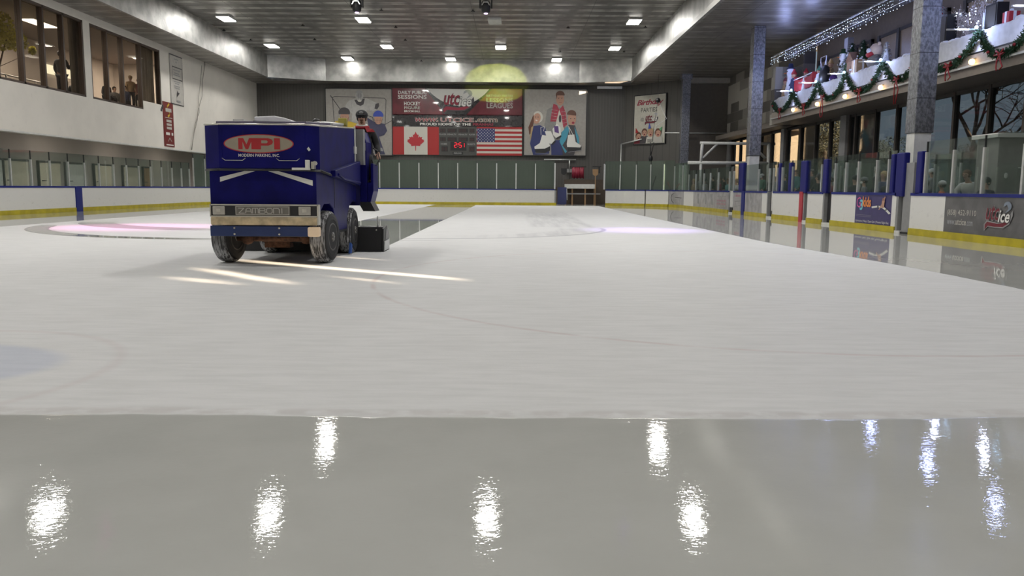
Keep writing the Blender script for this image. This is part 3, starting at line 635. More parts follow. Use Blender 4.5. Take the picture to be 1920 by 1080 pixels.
# ---------------------------------------------------------------- writing on the boards
def board_frame(pa, pb, z0=.17, z1=BH - .07):
    ya, yb = rpt(pa)[1], rpt(pb)[1]
    return Fr((XR - .002, ya, z0), (0, yb - ya, 0), (0, 0, z1 - z0), 0, 0, 100, 100, Vector((-1, 0, 0)))
def ice_logo(fr, mb, x0, y0, x1, y1, c1='ink_maroon', c2='ink_white', out='ink_silver', sw='ink_silver', l=None):
    w, h = x1 - x0, y1 - y0; X = lambda a: x0 + w * a; Y = lambda b: y0 + h * b
    fr.poly(mb, [(X(.02), Y(0)), (X(.0), Y(.22)), (X(.1), Y(.36)), (X(.5), Y(.30)), (X(.8), Y(.38)), (X(.98), Y(.72)), (X(1), Y(.55)), (X(.9), Y(.28)), (X(.7), Y(.14)), (X(.4), Y(.14)), (X(.15), Y(.16))], out)
    fr.poly(mb, [(X(.05), Y(.05)), (X(.04), Y(.22)), (X(.12), Y(.32)), (X(.5), Y(.27)), (X(.8), Y(.34)), (X(.86), Y(.30)), (X(.68), Y(.18)), (X(.4), Y(.17)), (X(.15), Y(.19))], c1)
    pts = [(X(.66), Y(.82))] + [(X(.80 + .14 * math.cos(a)), Y(.84 + .16 * math.sin(a))) for a in [2.6 - i * .35 for i in range(10)]] + [(X(.74), Y(.62)), (X(.84), Y(.78)), (X(.78), Y(.9))]
    fr.poly(mb, pts, sw)
    fr.text(mb, 'utc', X(.05), Y(.36), X(.56), Y(.88), out, .25, .035); fr.text(mb, 'utc', X(.065), Y(.38), X(.545), Y(.86), c1, .25, .012)
    fr.text(mb, 'ice', X(.50), Y(.30), X(.93), Y(.74), 'ink_dark', .25, .05); fr.text(mb, 'ice', X(.515), Y(.32), X(.915), Y(.72), c2, .25, .02)
fr = Fr((XR - .002, yA, .17), (0, -3.3, 0), (0, 0, BH - .24), 0, 0, 100, 100, Vector((-1, 0, 0))); b = MB()
fr.text(b, '(858) 452-9110', 4, 44, 40, 64, 'ink_pale', 0, .01); fr.text(b, 'www.', 5, 22, 15, 34, 'ink_silver'); fr.text(b, 'utcice', 15.5, 22, 29, 39, 'ink_pale', 0, .02); fr.text(b, '.com', 29.5, 22, 37, 34, 'ink_silver')
ice_logo(fr, b, 50, 12, 80, 90, 'ink_maroon', 'ink_white', 'ink_grey', mat('ink_bluegrey', (.20, .24, .30), .4)); b.build('lettering', ART['phone'])
fr = board_frame(1605, 1673); b = MB()
fr.text(b, 'G', 4, 55, 16, 92, 'ink_pink'); fr.text(b, '3', 14, 46, 23, 84, 'ink_cyan', 0, .03); fr.text(b, 'kids', 22, 58, 46, 94, 'ink_orange', 0, .03)
fr.text(b, 'Gymnastics | Ninja | Open Gym | Parents Night Out', 4, 3, 96, 13, 'ink_white')
for k_ in range(2): fr.line(b, [(5, 30 - k_ * 5), (48, 30 - k_ * 5)], .8, 'ink_grey')
fr.line(b, [(79, 60), (66, 62), (51, 58)], 6, 'ink_white'); fr.line(b, [(79, 60), (88, 52), (97, 41)], 6, 'ink_white'); fr.line(b, [(79, 60), (80, 80)], 7, 'ink_skin'); fr.line(b, [(80, 78), (84, 94)], 3, 'ink_skin'); fr.line(b, [(80, 76), (70, 52)], 2.5, 'ink_skin'); fr.ell(b, 80, 86, 2.6, 5, 'ink_skin_dark')
b.build('lettering', ART[1605])
fr = board_frame(1300, 1366); b = MB()
for i, (x, w_) in enumerate([(12, 6), (36, 5), (52, 8)]): fr.poly(b, [(x, 85), (x + w_, 88), (x + w_ * .7, 60), (x + w_ * 1.3, 20), (x + w_ * .5, 22), (x + w_ * .3, 55)], 'ink_grey')
for k_, (y, c) in enumerate([(72, 'ink_grey'), (45, 'ink_pink'), (26, 'ink_pink'), (8, 'ink_grey')]): 
    for q in range(4): fr.poly(b, [(72 + q * 6, y), (76.6 + q * 6, y), (76.6 + q * 6, y + (9 if 'pink' in c else 4)), (72 + q * 6, y + (9 if 'pink' in c else 4))], mat('faded_pink', (.42, .22, .26), .4) if 'pink' in c else c)
b.build('faded_print', ART[1300])
fr = board_frame(1375, 1391); b = MB()
for q in range(3): fr.poly(b, [(28 + q * 20, 76), (44 + q * 20, 76), (44 + q * 20, 88), (28 + q * 20, 88)], 'faded_pink')
fr.line(b, [(20, 50), (85, 54)], 5, 'ink_grey'); fr.line(b, [(20, 20), (85, 30)], 3, 'ink_grey'); b.build('faded_print', ART[1375])
fr = board_frame(1397, 1429); b = MB(); fr.poly(b, [(10, 95), (22, 95), (20, 50), (16, 35), (12, 60)], 'ink_grey'); fr.poly(b, [(30, 95), (38, 95), (40, 70), (36, 55), (32, 75)], 'ink_grey'); fr.line(b, [(50, 42), (75, 44)], 8, 'ink_silver'); b.build('faded_print', ART[1397])
pA, pB = rpt(1256), rpt(1281); fr = Fr((pA[0] - .03, pA[1] - .02, .17), (pB[0] - pA[0], pB[1] - pA[1], 0), (0, 0, BH - .24), 0, 0, 100, 100, Vector((-1, -.4, 0))); b = MB()
fr.line(b, [(45, 88), (20, 75), (14, 50), (22, 25), (35, 12)], 5, 'ink_dark'); fr.line(b, [(35, 80), (42, 60), (36, 40), (46, 20)], 6, 'ink_grey'); fr.line(b, [(44, 55), (90, 52)], 4, 'ink_dark'); fr.ell(b, 44, 86, 7, 7, 'ink_grey'); b.build('skater_drawing', ART[1254.5])
# ================================================================ banners, flags and scoreboard on the end wall
YW = 59.95
def zx(x, y): return (590 + x / 3.5556, 140 + y / 3.5556)
def sign(name, x0, y0, x1, y1, label, cat, back='ink_black', th=.12, Y=YW, group=None, border=0):
    """a flat panel on the end wall given by the zoomed photo rectangle; returns thing and frame"""
    a = onY(*zx(x0, y1), Y); c = onY(*zx(x1, y0), Y); z0, z1 = a.z, c.z; xa, xb = a.x, c.x
    r = thing(name, ((xa + xb) / 2, Y, z0), label, cat, group)
    f = MB(); f.box(xa, xb, Y, Y + th, z0, z1, back); f.build('backing', r)
    if border:
        f = MB(); w = border
        f.box(xa - w, xb + w, Y - .04, Y + th, z1, z1 + w, 'ink_black'); f.box(xa - w, xb + w, Y - .04, Y + th, z0 - w, z0, 'ink_black'); f.box(xa - w, xa, Y - .04, Y + th, z0, z1, 'ink_black'); f.box(xb, xb + w, Y - .04, Y + th, z0, z1, 'ink_black'); f.build('border_frame', r)
    return r, Fr((xa, Y, z0), (xb - xa, 0, 0), (0, 0, z1 - z0), x0, y1, x1, y0, Vector((0, -1, 0)))
# main banner
mat('vinyl_maroon', (.13, .012, .022), .22, var=.25, vs=1.2, bmp=.35, bs=2.2, coat=.4); mat('vinyl_black', (.022, .02, .022), .2, var=.2, bmp=.35, bs=2.2, coat=.4)
r, fr = sign('banner', 518, 95, 1385, 268, 'wide maroon vinyl banner listing sessions around a red and white rink logo', 'banner', 'vinyl_maroon')
b = MB()
fr.poly(b, [(735, 97), (870, 262), (1010, 266), (1180, 97)], 'vinyl_black')
fr.poly(b, [(752, 98)] + [(752 + (1165 - 752) * t, 98 + 108 * math.sin(PI * t) ** .8) for t in [i / 14 for i in range(1, 14)]] + [(1165, 98)], 'ink_white'); b.build('white_crescent', r)
b = MB(); fr.l += 1
for s_, x0, y0, x1, y1, m_ in [('DAILY PUBLIC', 558, 134, 748, 112, 'ink_white'), ('SESSIONS', 556, 164, 748, 139, 'ink_white'), ('HOCKEY', 597, 206, 706, 182, 'ink_white'), ('FIGURE', 598, 231, 704, 211, 'ink_pale'), ('BROOM BALL', 598, 250, 705, 237, 'ink_white'),
        ('BIRTHDAY PARTIES', 1146, 149, 1323, 133, 'ink_pale'), ('LESSONS', 1146, 182, 1323, 155, 'ink_pale'), ('LEAGUES', 1148, 221, 1323, 187, 'ink_pale')]:
    fr.text(b, s_, x0, y0, x1, y1, m_, 0, .02)
b.build('lettering', r)
b = MB(); ice_logo(fr, b, 850, 262, 1065, 103, 'ink_crimson', 'ink_white', 'ink_dark'); b.build('rink_logo', r)
r, fr = sign('banner', 518, 270, 1385, 345, 'long black banner with the web address under the maroon banner', 'banner', 'vinyl_black')
b = MB(); fr.text(b, 'www.', 668, 316, 826, 290, 'ink_pale', .25, .05); fr.text(b, 'www.', 671, 315, 823, 291, 'ink_crimson', .25, .0)
fr.text(b, 'UTCICE', 838, 316, 1062, 288, 'ink_pale', 0, .05); fr.text(b, 'UTCICE', 842, 314, 1059, 290, 'ink_crimson', 0, -.005); fr.text(b, '.com', 1066, 316, 1220, 290, 'ink_pale', 0, .05); fr.text(b, '.com', 1069, 315, 1217, 291, 'ink_brown')
fr.text(b, 'PROUD HOME OF THE', 703, 337, 1042, 321, 'ink_white', 0, .03); fr.text(b, 'PIRANHAS', 1056, 337, 1192, 321, 'ink_crimson', 0, .03); b.build('lettering', r)
# Canadian flag
r, fr = sign('flag', 518, 348, 828, 532, 'red and white flag with a maple leaf on the end wall', 'flag', 'ink_cream')
b = MB(); fr.poly(b, [(518, 532), (597, 532), (597, 348), (518, 348)], 'ink_flag_red'); fr.poly(b, [(752, 532), (828, 532), (828, 348), (752, 348)], 'ink_flag_red'); b.build('red_bands', r)
leaf = [(0, 62), (7, 47), (13, 40), (20, 42), (17, 22), (26, 31), (30, 24), (44, 27), (40, 13), (58, 7), (52, 2), (56, -4), (30, -26), (30, -34), (3, -31), (2, -64), (-2, -64), (-3, -31)]
leaf = leaf[:-3] + [(3, -32), (2, -64), (-2, -64), (-3, -32)] + [(-x, y) for x, y in leaf[1:-3][::-1]]
b = MB(); fr.poly(b, [(674 + x, 442 - y) for x, y in leaf], 'ink_maple'); b.build('maple_leaf', r)
# US flag
r, fr = sign('flag', 1080, 348, 1383, 538, 'striped flag with white stars on a blue field on the end wall', 'flag', 'ink_cream')
b = MB()
for i in range(7):
    y0 = 350 + i * 29; fr.poly(b, [(1080, y0 + 14.5), (1383, y0 + 14.5), (1383, y0), (1080, y0)], 'ink_flag_red', 1)
b.build('red_stripes', r); b = MB(); fr.poly(b, [(1084, 450), (1201, 450), (1201, 360), (1084, 360)], 'ink_navy', 2); b.build('blue_canton', r)
b = MB()
for j in range(9):
    for i in range(6 if j % 2 == 0 else 5):
        cx_, cy_ = 1092 + (i + (j % 2) * .5) * 20, 366 + j * 9.8
        fr.poly(b, [(cx_ + (4.2 if q % 2 == 0 else 1.8) * math.sin(q * PI / 5), cy_ - (4.2 if q % 2 == 0 else 1.8) * math.cos(q * PI / 5)) for q in range(10)], 'ink_white', 3)
b.build('stars', r)
# scoreboard
r, fr = sign('scoreboard', 830, 348, 1079, 538, 'grey electronic scoreboard between the two flags with red digits', 'scoreboard', mat('score_grey', (.07, .07, .065), .5))
for x, w_ in [(836, 38), (886, 62), (960, 62), (1032, 34)]:
    for y in (360, 418): b = MB(); fr.poly(b, [(x, y + 26), (x + w_, y + 26), (x + w_, y), (x, y)], 'ink_black', 1); b.build('display_window', r)
for q4 in [[(846, 512), (888, 512), (888, 478), (846, 478)], [(1030, 512), (1066, 512), (1066, 478), (1030, 478)], [(905, 506), (1012, 506), (1012, 446), (905, 446)], [(920, 532), (990, 532), (990, 514), (920, 514)]]: b = MB(); fr.poly(b, q4, 'ink_black', 1); b.build('display_window', r)
def seven(fr, b, ch, x, y, w, h, m, t, l):
    S7 = {'0': 'abcdef', '1': 'bc', '2': 'abged', '5': 'afgcd', '8': 'abcdefg'}[ch]; Y = lambda k: y - h * k
    L = {'a': [(x + t, y - h), (x + w - t, y - h)], 'b': [(x + w, y - h + t), (x + w, y - h / 2 - t / 2)], 'c': [(x + w, y - h / 2 + t / 2), (x + w, y - t)], 'd': [(x + t, y), (x + w - t, y)], 'e': [(x, y - h / 2 + t / 2), (x, y - t)], 'f': [(x, y - h + t), (x, y - h / 2 - t / 2)], 'g': [(x + t, y - h / 2), (x + w - t, y - h / 2)]}
    for k in S7: fr.line(b, L[k], t, m, l)
LED = emis('led_red', (1, .01, .03), 1.8); b = MB()
seven(fr, b, '2', 931, 484, 17, 30, LED, 3, 2); seven(fr, b, '5', 962, 484, 17, 30, LED, 3, 2); seven(fr, b, '1', 981, 484, 17, 30, LED, 3, 2)
for y in (462, 476): fr.ell(b, 955, y, 2.4, 2.4, LED, 8, l=2)
b.build('clock_digits', r)
off = mat('led_off', (.10, .03, .03), .5)
for x in (850, 870, 1034, 1050): b = MB(); seven(fr, b, '8', x, 506, 10, 22, off, 2, 2); b.build('unlit_digit', r)
for x in (840, 858, 892, 908, 924, 966, 982, 998, 1036, 1050):
    for y in (382, 440): b = MB(); seven(fr, b, '8', x, y, 9, 18, off, 1.6, 2); b.build('unlit_digit', r)
b = MB()
for s_, x0, y0, x1, y1 in [('PLAYER', 833, 404, 878, 394), ('PENALTY', 886, 404, 945, 394), ('PENALTY', 960, 404, 1018, 394), ('PLAYER', 1030, 404, 1070, 394), ('HOME', 842, 468, 882, 456), ('GUESTS', 1018, 468, 1070, 457), ('PERIOD', 928, 529, 980, 517)]: fr.text(b, s_, x0, y0, x1, y1, 'ink_grey', 0, .02, l=2)
b.build('lettering', r)
# left poster: hockey players
r, fr = sign('poster', 82, 97, 512, 534, 'large hockey poster with a goalie and three helmeted players behind the machine', 'poster', mat('poster_grey', (.34, .32, .29), .45), border=.06)
b = MB(); Zq = lambda x, y: ((x / 7.2 + 610 - 590) * 3.5556, (y / 7.2 + 150 - 140) * 3.5556)
PP = lambda pts: [Zq(x, y) for x, y in pts]
fr.line(b, PP([(130, 600), (110, 240), (140, 225), (800, 245), (820, 270), (800, 640)]), 4, 'ink_dark'); fr.line(b, PP([(85, 215), (240, 440)]), 5, 'ink_dark'); fr.line(b, PP([(890, 545), (760, 620)]), 4, 'ink_dark'); fr.line(b, PP([(10, 400), (890, 410)]), 1, 'ink_grey')
fr.poly(b, PP([(400, 255), (560, 245), (680, 300), (730, 330), (700, 400), (640, 420), (560, 400), (560, 560), (360, 560), (370, 450), (290, 400), (280, 340), (330, 280)]), mat('poster_white', (.42, .41, .39), .45))
fr.poly(b, PP([(400, 270), (540, 250), (520, 330), (480, 350), (430, 330)]), 'ink_dark'); fr.poly(b, PP([(680, 320), (725, 310), (728, 350), (700, 395), (665, 385)]), 'ink_dark')
fr.ell(b, *Zq(468, 215), 26, 37, 'poster_white'); fr.ell(b, *Zq(466, 165), 22, 12, 'ink_grey'); fr.ell(b, *Zq(468, 212), 16, 17, 'ink_grey')
for q in range(4): fr.line(b, PP([(435 + q * 22, 185), (435 + q * 22, 265)]), 1.5, 'ink_dark')
fr.ell(b, *Zq(470, 282), 13, 7, 'ink_cream'); fr.line(b, PP([(360, 280), (370, 420)]), 2, 'ink_grey'); fr.line(b, PP([(590, 360), (600, 420), (660, 400)]), 2, 'ink_grey')
fr.poly(b, PP([(110, 600), (140, 560), (220, 540), (340, 560), (440, 590), (440, 640), (110, 640)]), 'ink_yellow')
fr.poly(b, PP([(560, 500), (660, 560), (800, 590), (830, 680), (790, 740), (720, 760), (800, 1000), (670, 1000), (600, 700)]), mat('ink_denim', (.05, .05, .10), .5)); fr.poly(b, PP([(665, 900), (760, 910), (780, 960), (665, 935)]), 'ink_grey')
fr.ell(b, *Zq(268, 510), 30, 38, 'ink_skin'); fr.ell(b, *Zq(264, 440), 38, 34, 'ink_dark', a0=160, a1=380); fr.ell(b, *Zq(715, 530), 26, 32, 'ink_skin'); fr.ell(b, *Zq(715, 480), 34, 34, 'ink_blue', a0=170, a1=370)
for hx, hy in ((268, 500), (715, 520)):
    for q in (-30, -10, 10, 30): fr.line(b, PP([(hx + q, hy - 10), (hx + q * .8, hy + 60)]), 1.2, 'ink_dark')
    fr.line(b, PP([(hx - 45, hy + 20), (hx + 45, hy + 20)]), 1.2, 'ink_dark'); fr.line(b, PP([(hx - 55, hy), (hx - 30, hy + 80), (hx + 30, hy + 80), (hx + 55, hy)]), 2, 'ink_dark')
fr.line(b, PP([(540, 470), (640, 500), (650, 560)]), 4, 'ink_dark')
b.build('printed_players', r)
# right poster: family with skates
r, fr = sign('poster', 1396, 99, 1813, 536, 'large skating poster of a man in red plaid scarf with two children', 'poster', 'poster_grey', border=.06)
b = MB(); Zq2 = lambda x, y: ((x / 7.2 + 850 - 590) * 3.5556, (y / 7.2 + 150 - 140) * 3.5556); Q = lambda pts: [Zq2(x, y) for x, y in pts]
fr.line(b, Q([(960, 427), (1790, 427)]), 1.2, 'ink_grey')
fr.poly(b, Q([(1320, 370), (1265, 400), (1245, 520), (1225, 640), (1300, 700), (1320, 820), (1480, 1000), (1530, 800), (1520, 640), (1510, 420), (1450, 370)]), mat('ink_coat', (.23, .23, .22), .5))
fr.poly(b, Q([(1400, 400), (1480, 400), (1500, 700), (1380, 700)]), 'ink_cream'); fr.ell(b, *Zq2(1443, 520), 9, 26, 'ink_dark'); fr.poly(b, Q([(1320, 820), (1490, 800), (1500, 1010), (1330, 1010)]), 'ink_navy')
fr.poly(b, Q([(1350, 320), (1400, 340), (1430, 400), (1390, 560), (1310, 560), (1330, 420)]), mat('ink_plaid', (.38, .04, .07), .5)); fr.poly(b, Q([(1430, 400), (1480, 340), (1520, 440), (1540, 600), (1490, 640), (1460, 480)]), 'ink_plaid')
for q in range(4): fr.line(b, Q([(1322 + q * 3, 400 + q * 42), (1405 - q * 4, 410 + q * 42)]), 1.6, 'ink_pale'); fr.line(b, Q([(1458 + q * 8, 430 + q * 50), (1520 + q * 4, 420 + q * 50)]), 1.6, 'ink_pale')
fr.line(b, Q([(1360, 360), (1340, 560)]), 1.6, 'ink_dark'); fr.line(b, Q([(1490, 380), (1515, 600)]), 1.6, 'ink_dark')
fr.ell(b, *Zq2(1440, 262), 27, 41, 'ink_skin'); fr.ell(b, *Zq2(1440, 205), 30, 28, 'ink_brown', a0=175, a1=365); fr.poly(b, Q([(1378, 200), (1395, 265), (1400, 200)]), 'ink_brown')
for q in (1420, 1462): fr.ell(b, *Zq2(q, 250), 4, 2, 'ink_dark'); fr.line(b, Q([(q - 14, 238), (q + 14, 238)]), 1.5, 'ink_brown')
fr.line(b, Q([(1425, 300), (1460, 300)]), 2, 'ink_crimson')
fr.ell(b, *Zq2(1140, 500), 33, 39, 'ink_cream', rot=-.2); fr.ell(b, *Zq2(1125, 520), 25, 36, 'ink_skin', rot=.25); fr.poly(b, Q([(1080, 460), (1050, 540), (1010, 640), (1025, 740), (1060, 700), (1075, 610), (1085, 560)]), 'ink_brown')
for q in (1108, 1142): fr.ell(b, *Zq2(q, 500), 4, 2.5, 'ink_dark')
fr.ell(b, *Zq2(1120, 545), 8, 3.5, 'ink_white', rot=.3)
fr.poly(b, Q([(1050, 640), (1090, 610), (1080, 820), (1050, 860), (1035, 760)]), 'ink_tan'); fr.poly(b, Q([(1080, 620), (1170, 610), (1240, 640), (1300, 800), (1300, 1000), (1080, 1010), (1035, 860)]), 'ink_navy')
fr.ell(b, *Zq2(1605, 520), 28, 45, 'ink_skin'); fr.ell(b, *Zq2(1600, 460), 31, 27, 'ink_brown', a0=175, a1=380); fr.ell(b, *Zq2(1622, 575), 9, 8, 'ink_crimson')
for q in (1588, 1640): fr.ell(b, *Zq2(q, 520), 4, 2.5, 'ink_dark')
fr.poly(b, Q([(1560, 600), (1650, 610), (1680, 720), (1690, 860), (1640, 1010), (1490, 1010), (1470, 900), (1540, 700)]), 'ink_dark'); fr.poly(b, Q([(1540, 620), (1575, 660), (1530, 800), (1480, 880), (1545, 960), (1520, 985), (1440, 830), (1470, 700)]), 'ink_teal'); fr.poly(b, Q([(1640, 620), (1700, 760), (1710, 850), (1690, 860), (1660, 740)]), 'ink_teal')
def skate(pts, sole):
    fr.poly(b, Q(pts), 'ink_white'); fr.poly(b, Q(sole), 'ink_black')
skate([(1200, 740), (1260, 750), (1310, 890), (1240, 925), (1100, 930), (1095, 900), (1170, 850)], [(1100, 932), (1240, 927), (1310, 892), (1310, 950), (1240, 985), (1120, 985)])
skate([(1235, 690), (1320, 690), (1375, 810), (1330, 860), (1290, 850)], [(1330, 862), (1378, 812), (1390, 830), (1345, 880)])
skate([(1340, 660), (1400, 590), (1450, 640), (1460, 740), (1390, 780), (1350, 740)], [(1390, 782), (1460, 742), (1465, 765), (1400, 800)])
skate([(1555, 740), (1640, 730), (1660, 830), (1735, 880), (1725, 905), (1545, 900), (1540, 860)], [(1545, 902), (1725, 907), (1745, 890), (1740, 940), (1560, 970)])
fr.poly(b, Q([(1360, 620), (1420, 620), (1430, 720), (1370, 700)]), 'ink_purple'); fr.line(b, Q([(1185, 740), (1180, 640), (1230, 630), (1220, 690)]), 3, 'ink_white'); fr.line(b, Q([(1585, 740), (1560, 620), (1620, 730)]), 3, 'ink_white')
fr.line(b, Q([(1105, 985), (1300, 990)]), 2, 'ink_silver'); fr.line(b, Q([(1565, 970), (1742, 942)]), 2, 'ink_silver')
b.build('printed_family', r)
# birthday poster on the angled wall
A = onY(1187, 273, 59.6); Bv = onY(1250, 268, 59.6)
d = Vector((12.1 - 8.2, 56.0 - 60.2, 0)).normalized(); nrm = Vector((d.y, -d.x, 0))
def onW(px, py):
    q = ray(px, py); o = Vector((8.2, 60.2, EYE)) + nrm * .12; e = Vector((0, 0, EYE)); t = (o - e).dot(nrm) / q.dot(nrm); return e + q * t
a = onW(1187, 273); c = onW(1250, 173); bl, tl, br2 = a, onW(1188, 180), onW(1249, 268)
r = thing('poster', tuple(a), 'birthday party poster with smiling children in party hats on the angled wall', 'poster')
Lw = (Vector((c.x, c.y, 0)) - Vector((a.x, a.y, 0))); zb, zt = (bl.z + br2.z) / 2, (tl.z + c.z) / 2
o0 = Vector((a.x, a.y, zb))
f = MB(); f.prism([o0, o0 + Lw, o0 + Lw + Vector((0, 0, zt - zb)), o0 + Vector((0, 0, zt - zb))], -nrm * .1, 'ink_black'); f.build('backing', r)
o1 = o0 + d * .06 + nrm * .004; fr = Fr(o1 + Vector((0, 0, .06)), Lw - d * .12, (0, 0, zt - zb - .12), 214, 852, 700, 108, nrm)
b = MB(); fr.poly(b, [(214, 852), (700, 852), (700, 108), (214, 108)], mat('poster_cream', (.50, .48, .41), .45)); b.build('poster_sheet', r)
b = MB(); fr.text(b, 'Birthday', 252, 282, 670, 172, 'ink_crimson', .3, .025, sp=.9)
fr.text(b, 'PARTIES', 322, 366, 575, 300, 'ink_black', 0, .0); fr.text(b, '@', 318, 508, 372, 448, 'ink_dark'); b.build('lettering', r)
b = MB(); ice_logo(fr, b, 385, 570, 595, 385, 'ink_maroon', 'ink_white', 'ink_dark'); b.build('rink_logo', r)
b = MB()
for hx, hy, rx, ry, hair, hat, shirt in [(292, 740, 45, 62, 'ink_brown', None, 'ink_maroon'), (388, 685, 42, 58, 'ink_brown', None, 'ink_dark'), (486, 690, 46, 66, 'ink_tan', None, 'ink_cream'), (604, 700, 46, 62, 'ink_brown', None, 'ink_pale')]:
    fr.poly(b, [(hx - 75, 848), (hx - 60, hy + ry * .9), (hx, hy + ry * .7), (hx + 60, hy + ry * .9), (hx + 72, 848)], shirt); fr.ell(b, hx, hy - 12, rx * 1.08, ry * 1.0, hair, a0=0); fr.ell(b, hx + 2, hy + 8, rx * .86, ry * .84, 'ink_skin')
    for q in (-.4, .4): fr.ell(b, hx + q * rx, hy - 6, 6, 4, 'ink_dark')
    fr.ell(b, hx + 2, hy + ry * .42, rx * .3, ry * .2, 'ink_maroon')
for pts, c_ in [([(250, 600), (246, 690), (296, 668)], 'ink_flag_red'), ([(462, 530), (448, 628), (496, 622)], 'ink_blue'), ([(668, 600), (620, 640), (655, 672)], 'ink_green')]: fr.poly(b, pts, c_)
for q in range(4): fr.line(b, [(440, 790 + q * 14), (535, 790 + q * 14)], 5, 'ink_dark')
b.build('printed_children', r)
# strap and hook hanging in front of that poster
s0, s1, s2 = onY(1222, 268, 53.9), onY(1220, 297, 53.9), onY(1228, 200, 55)
r = thing('hanging_hook', (s1.x, 53.9, s1.z), 'dark hook on two straps hanging in front of the birthday poster', 'hook')
f = MB(); f.tube([(s0.x - .10, 53.9, 4.2), (s1.x, 53.9, s1.z + .15)], .03, 6, 'black'); f.tube([(s0.x + .14, 53.9, 4.2), (s1.x, 53.9, s1.z + .15)], .03, 6, 'black'); f.build('straps', r)
f = MB(); f.lathe([(.06, .2), (.13, .1), (.15, -.05), (.08, -.22)], (s1.x, 53.9, s1.z), n=10, m='black'); f.build('hook_block', r)
f = MB(); f.tube([(s0.x, 53.9, 4.2), (s0.x + .3, 54, 5.3), (s0.x + .95, 54.0, 5.75), (s0.x + .35, 54, 7.0)], .02, 6, 'alu'); f.tube([(s0.x, 53.9, 4.2), (s0.x + .35, 54, 7.0), (s0.x + .35, 54, ZS)], .012, 5, 'dark_frame'); f.ball((s0.x + .35, 54, 6.95), .16, 'black', 10, 6); f.build('wire_cradle', r)
# pipes on the end wall
b = MB(); b.tube([(8.0, 60.0, 4.4), (9.3, 58.7, 4.7)], .05, 8, 'alu'); b.tube([(8.0, 60.0, 1), (8.0, 60.0, 4.4)], .05, 8, 'alu'); tag(b.build('wall_pipe'), 'pale pipe running up and across left of the birthday poster', 'pipe')
b = MB(); p, q = onY(1250, 249, 55.4), onY(1372, 249, 55.4); b.tube([(p.x - .1, 55.4, p.z), (q.x, 55.4, p.z)], .04, 8, 'alu'); tag(b.build('wall_pipe'), 'thin horizontal pipe across the dark panel wall', 'pipe')
b = MB(); p, q = onY(1020, 299, 60), onY(1080, 299, 60); b.tube([(p.x, 60.0, p.z), (q.x, 60.0, p.z)], .05, 8, 'alu'); p = onY(1068, 299, 60); b.tube([(p.x, 60.0, p.z), (p.x, 60.0, p.z - .7)], .05, 8, 'alu'); b.box(p.x - .18, p.x + .18, 59.85, 60.1, p.z - .95, p.z - .7, 'grey_paint'); tag(b.build('wall_pipe'), 'horizontal pipe with junction box over the gate opening', 'pipe')
b = MB(); p = onY(1185, 163, 59.5); b.box(p.x - 2.5, p.x - .7, 59.6, 59.8, p.z - .12, p.z + .05, 'alu'); tag(b.build('light_bar'), 'short bright metal bar right of the skating poster', 'bar')
# ---------------------------------------------------------------- machine gate opening at the far end
mb = MB(); mb.box(1.6, 7.6, 59.2, 60.1, 0.001, 1.25, mat('block_brown', (.075, .055, .04), .7)); struct('wall_gate_base', mb, 'dark low block wall behind the gate opening')
b = MB(); b.box(2.78, 2.9, YF - .02, YF + .35, 0, BH, 'grey_paint'); b.box(3.0, 3.6, YF + .4, YF + .5, 0.05, 1.2, 'ink_navy'); tag(b.build('gate_leaf'), 'dark blue gate leaf folded back at the left of the gate opening', 'gate')
b = MB(); b.tube([(3.65, YF + .5, .35), (3.6, YF + .45, 1.1)], .045, 6, 'alu'); tag(b.build('gate_rod'), 'short pale rod leaning on the folded gate leaf', 'rod')
r = thing('tool_rack', (4.6, 56.2, 0), 'brown tool rack with a white shelf in the gate opening', 'rack')
f = MB(); f.box(3.62, 5.75, 56.0, 56.5, 1.12, 1.42, 'white_paint'); f.build('white_shelf', r, bevel=.02)
f = MB(); [f.box(x, x + .1, 56.1, 56.3, 0.001, 1.15, 'wood') for x in (3.65, 4.1, 5.0, 5.65)]; f.box(3.6, 6.1, 56.05, 56.2, .72, .80, 'grey_paint'); f.build('legs_and_rail', r)
f = MB(); f.box(3.6, 6.3, 56.5, 56.6, 0.001, 1.75, 'block_brown'); f.build('back_panel', r)
for x, lab, z in [(3.52, 'dark snow shovel with handle down, left side of the gate opening', 2.05), (5.7, 'brown snow shovel with handle down, right side of the gate opening', 2.0)]:
    r = thing('snow_shovel', (x, 55.8, 0), lab, 'shovel'); f = MB(); f.tube([(x + .05, 55.8, .0), (x, 55.8, z)], .03, 6, 'wood' if x > 4 else 'dark_frame'); f.build('handle', r)
    f = MB(); f.prism([(x - .2, 55.78, z + .45), (x + .2, 55.78, z + .45), (x + .18, 55.78, z + .1), (x + .06, 55.78, z), (x - .06, 55.78, z), (x - .18, 55.78, z + .1)], (0, .04, 0), 'wood' if x > 4 else 'black'); f.build('blade', r)
r = thing('hanging_cloth', (4.65, 57.5, 2), 'dark red cloth hanging behind the tool rack', 'cloth'); f = MB(); n = 14
vs = [(4.2 + .85 * i / n, 57.5 + .05 * math.sin(i * 2.3), z + .04 * math.sin(i * 1.7)) for z in (1.85, 2.65) for i in range(n + 1)]
f.add(vs, [(i, i + 1, n + 2 + i, n + 1 + i) for i in range(n)], 'ink_crimson', True); o_ = f.build('cloth_sheet', r); q = o_.modifiers.new('s', 'SOLIDIFY'); q.thickness = .02
f = MB(); f.tube([(4.05, 57.45, 2.66), (5.2, 57.45, 2.66)], .025, 6, 'black'); f.tube([(4.05, 57.45, 2.66), (4.0, 57.4, 1.5)], .02, 6, 'black'); f.build('rail', r)
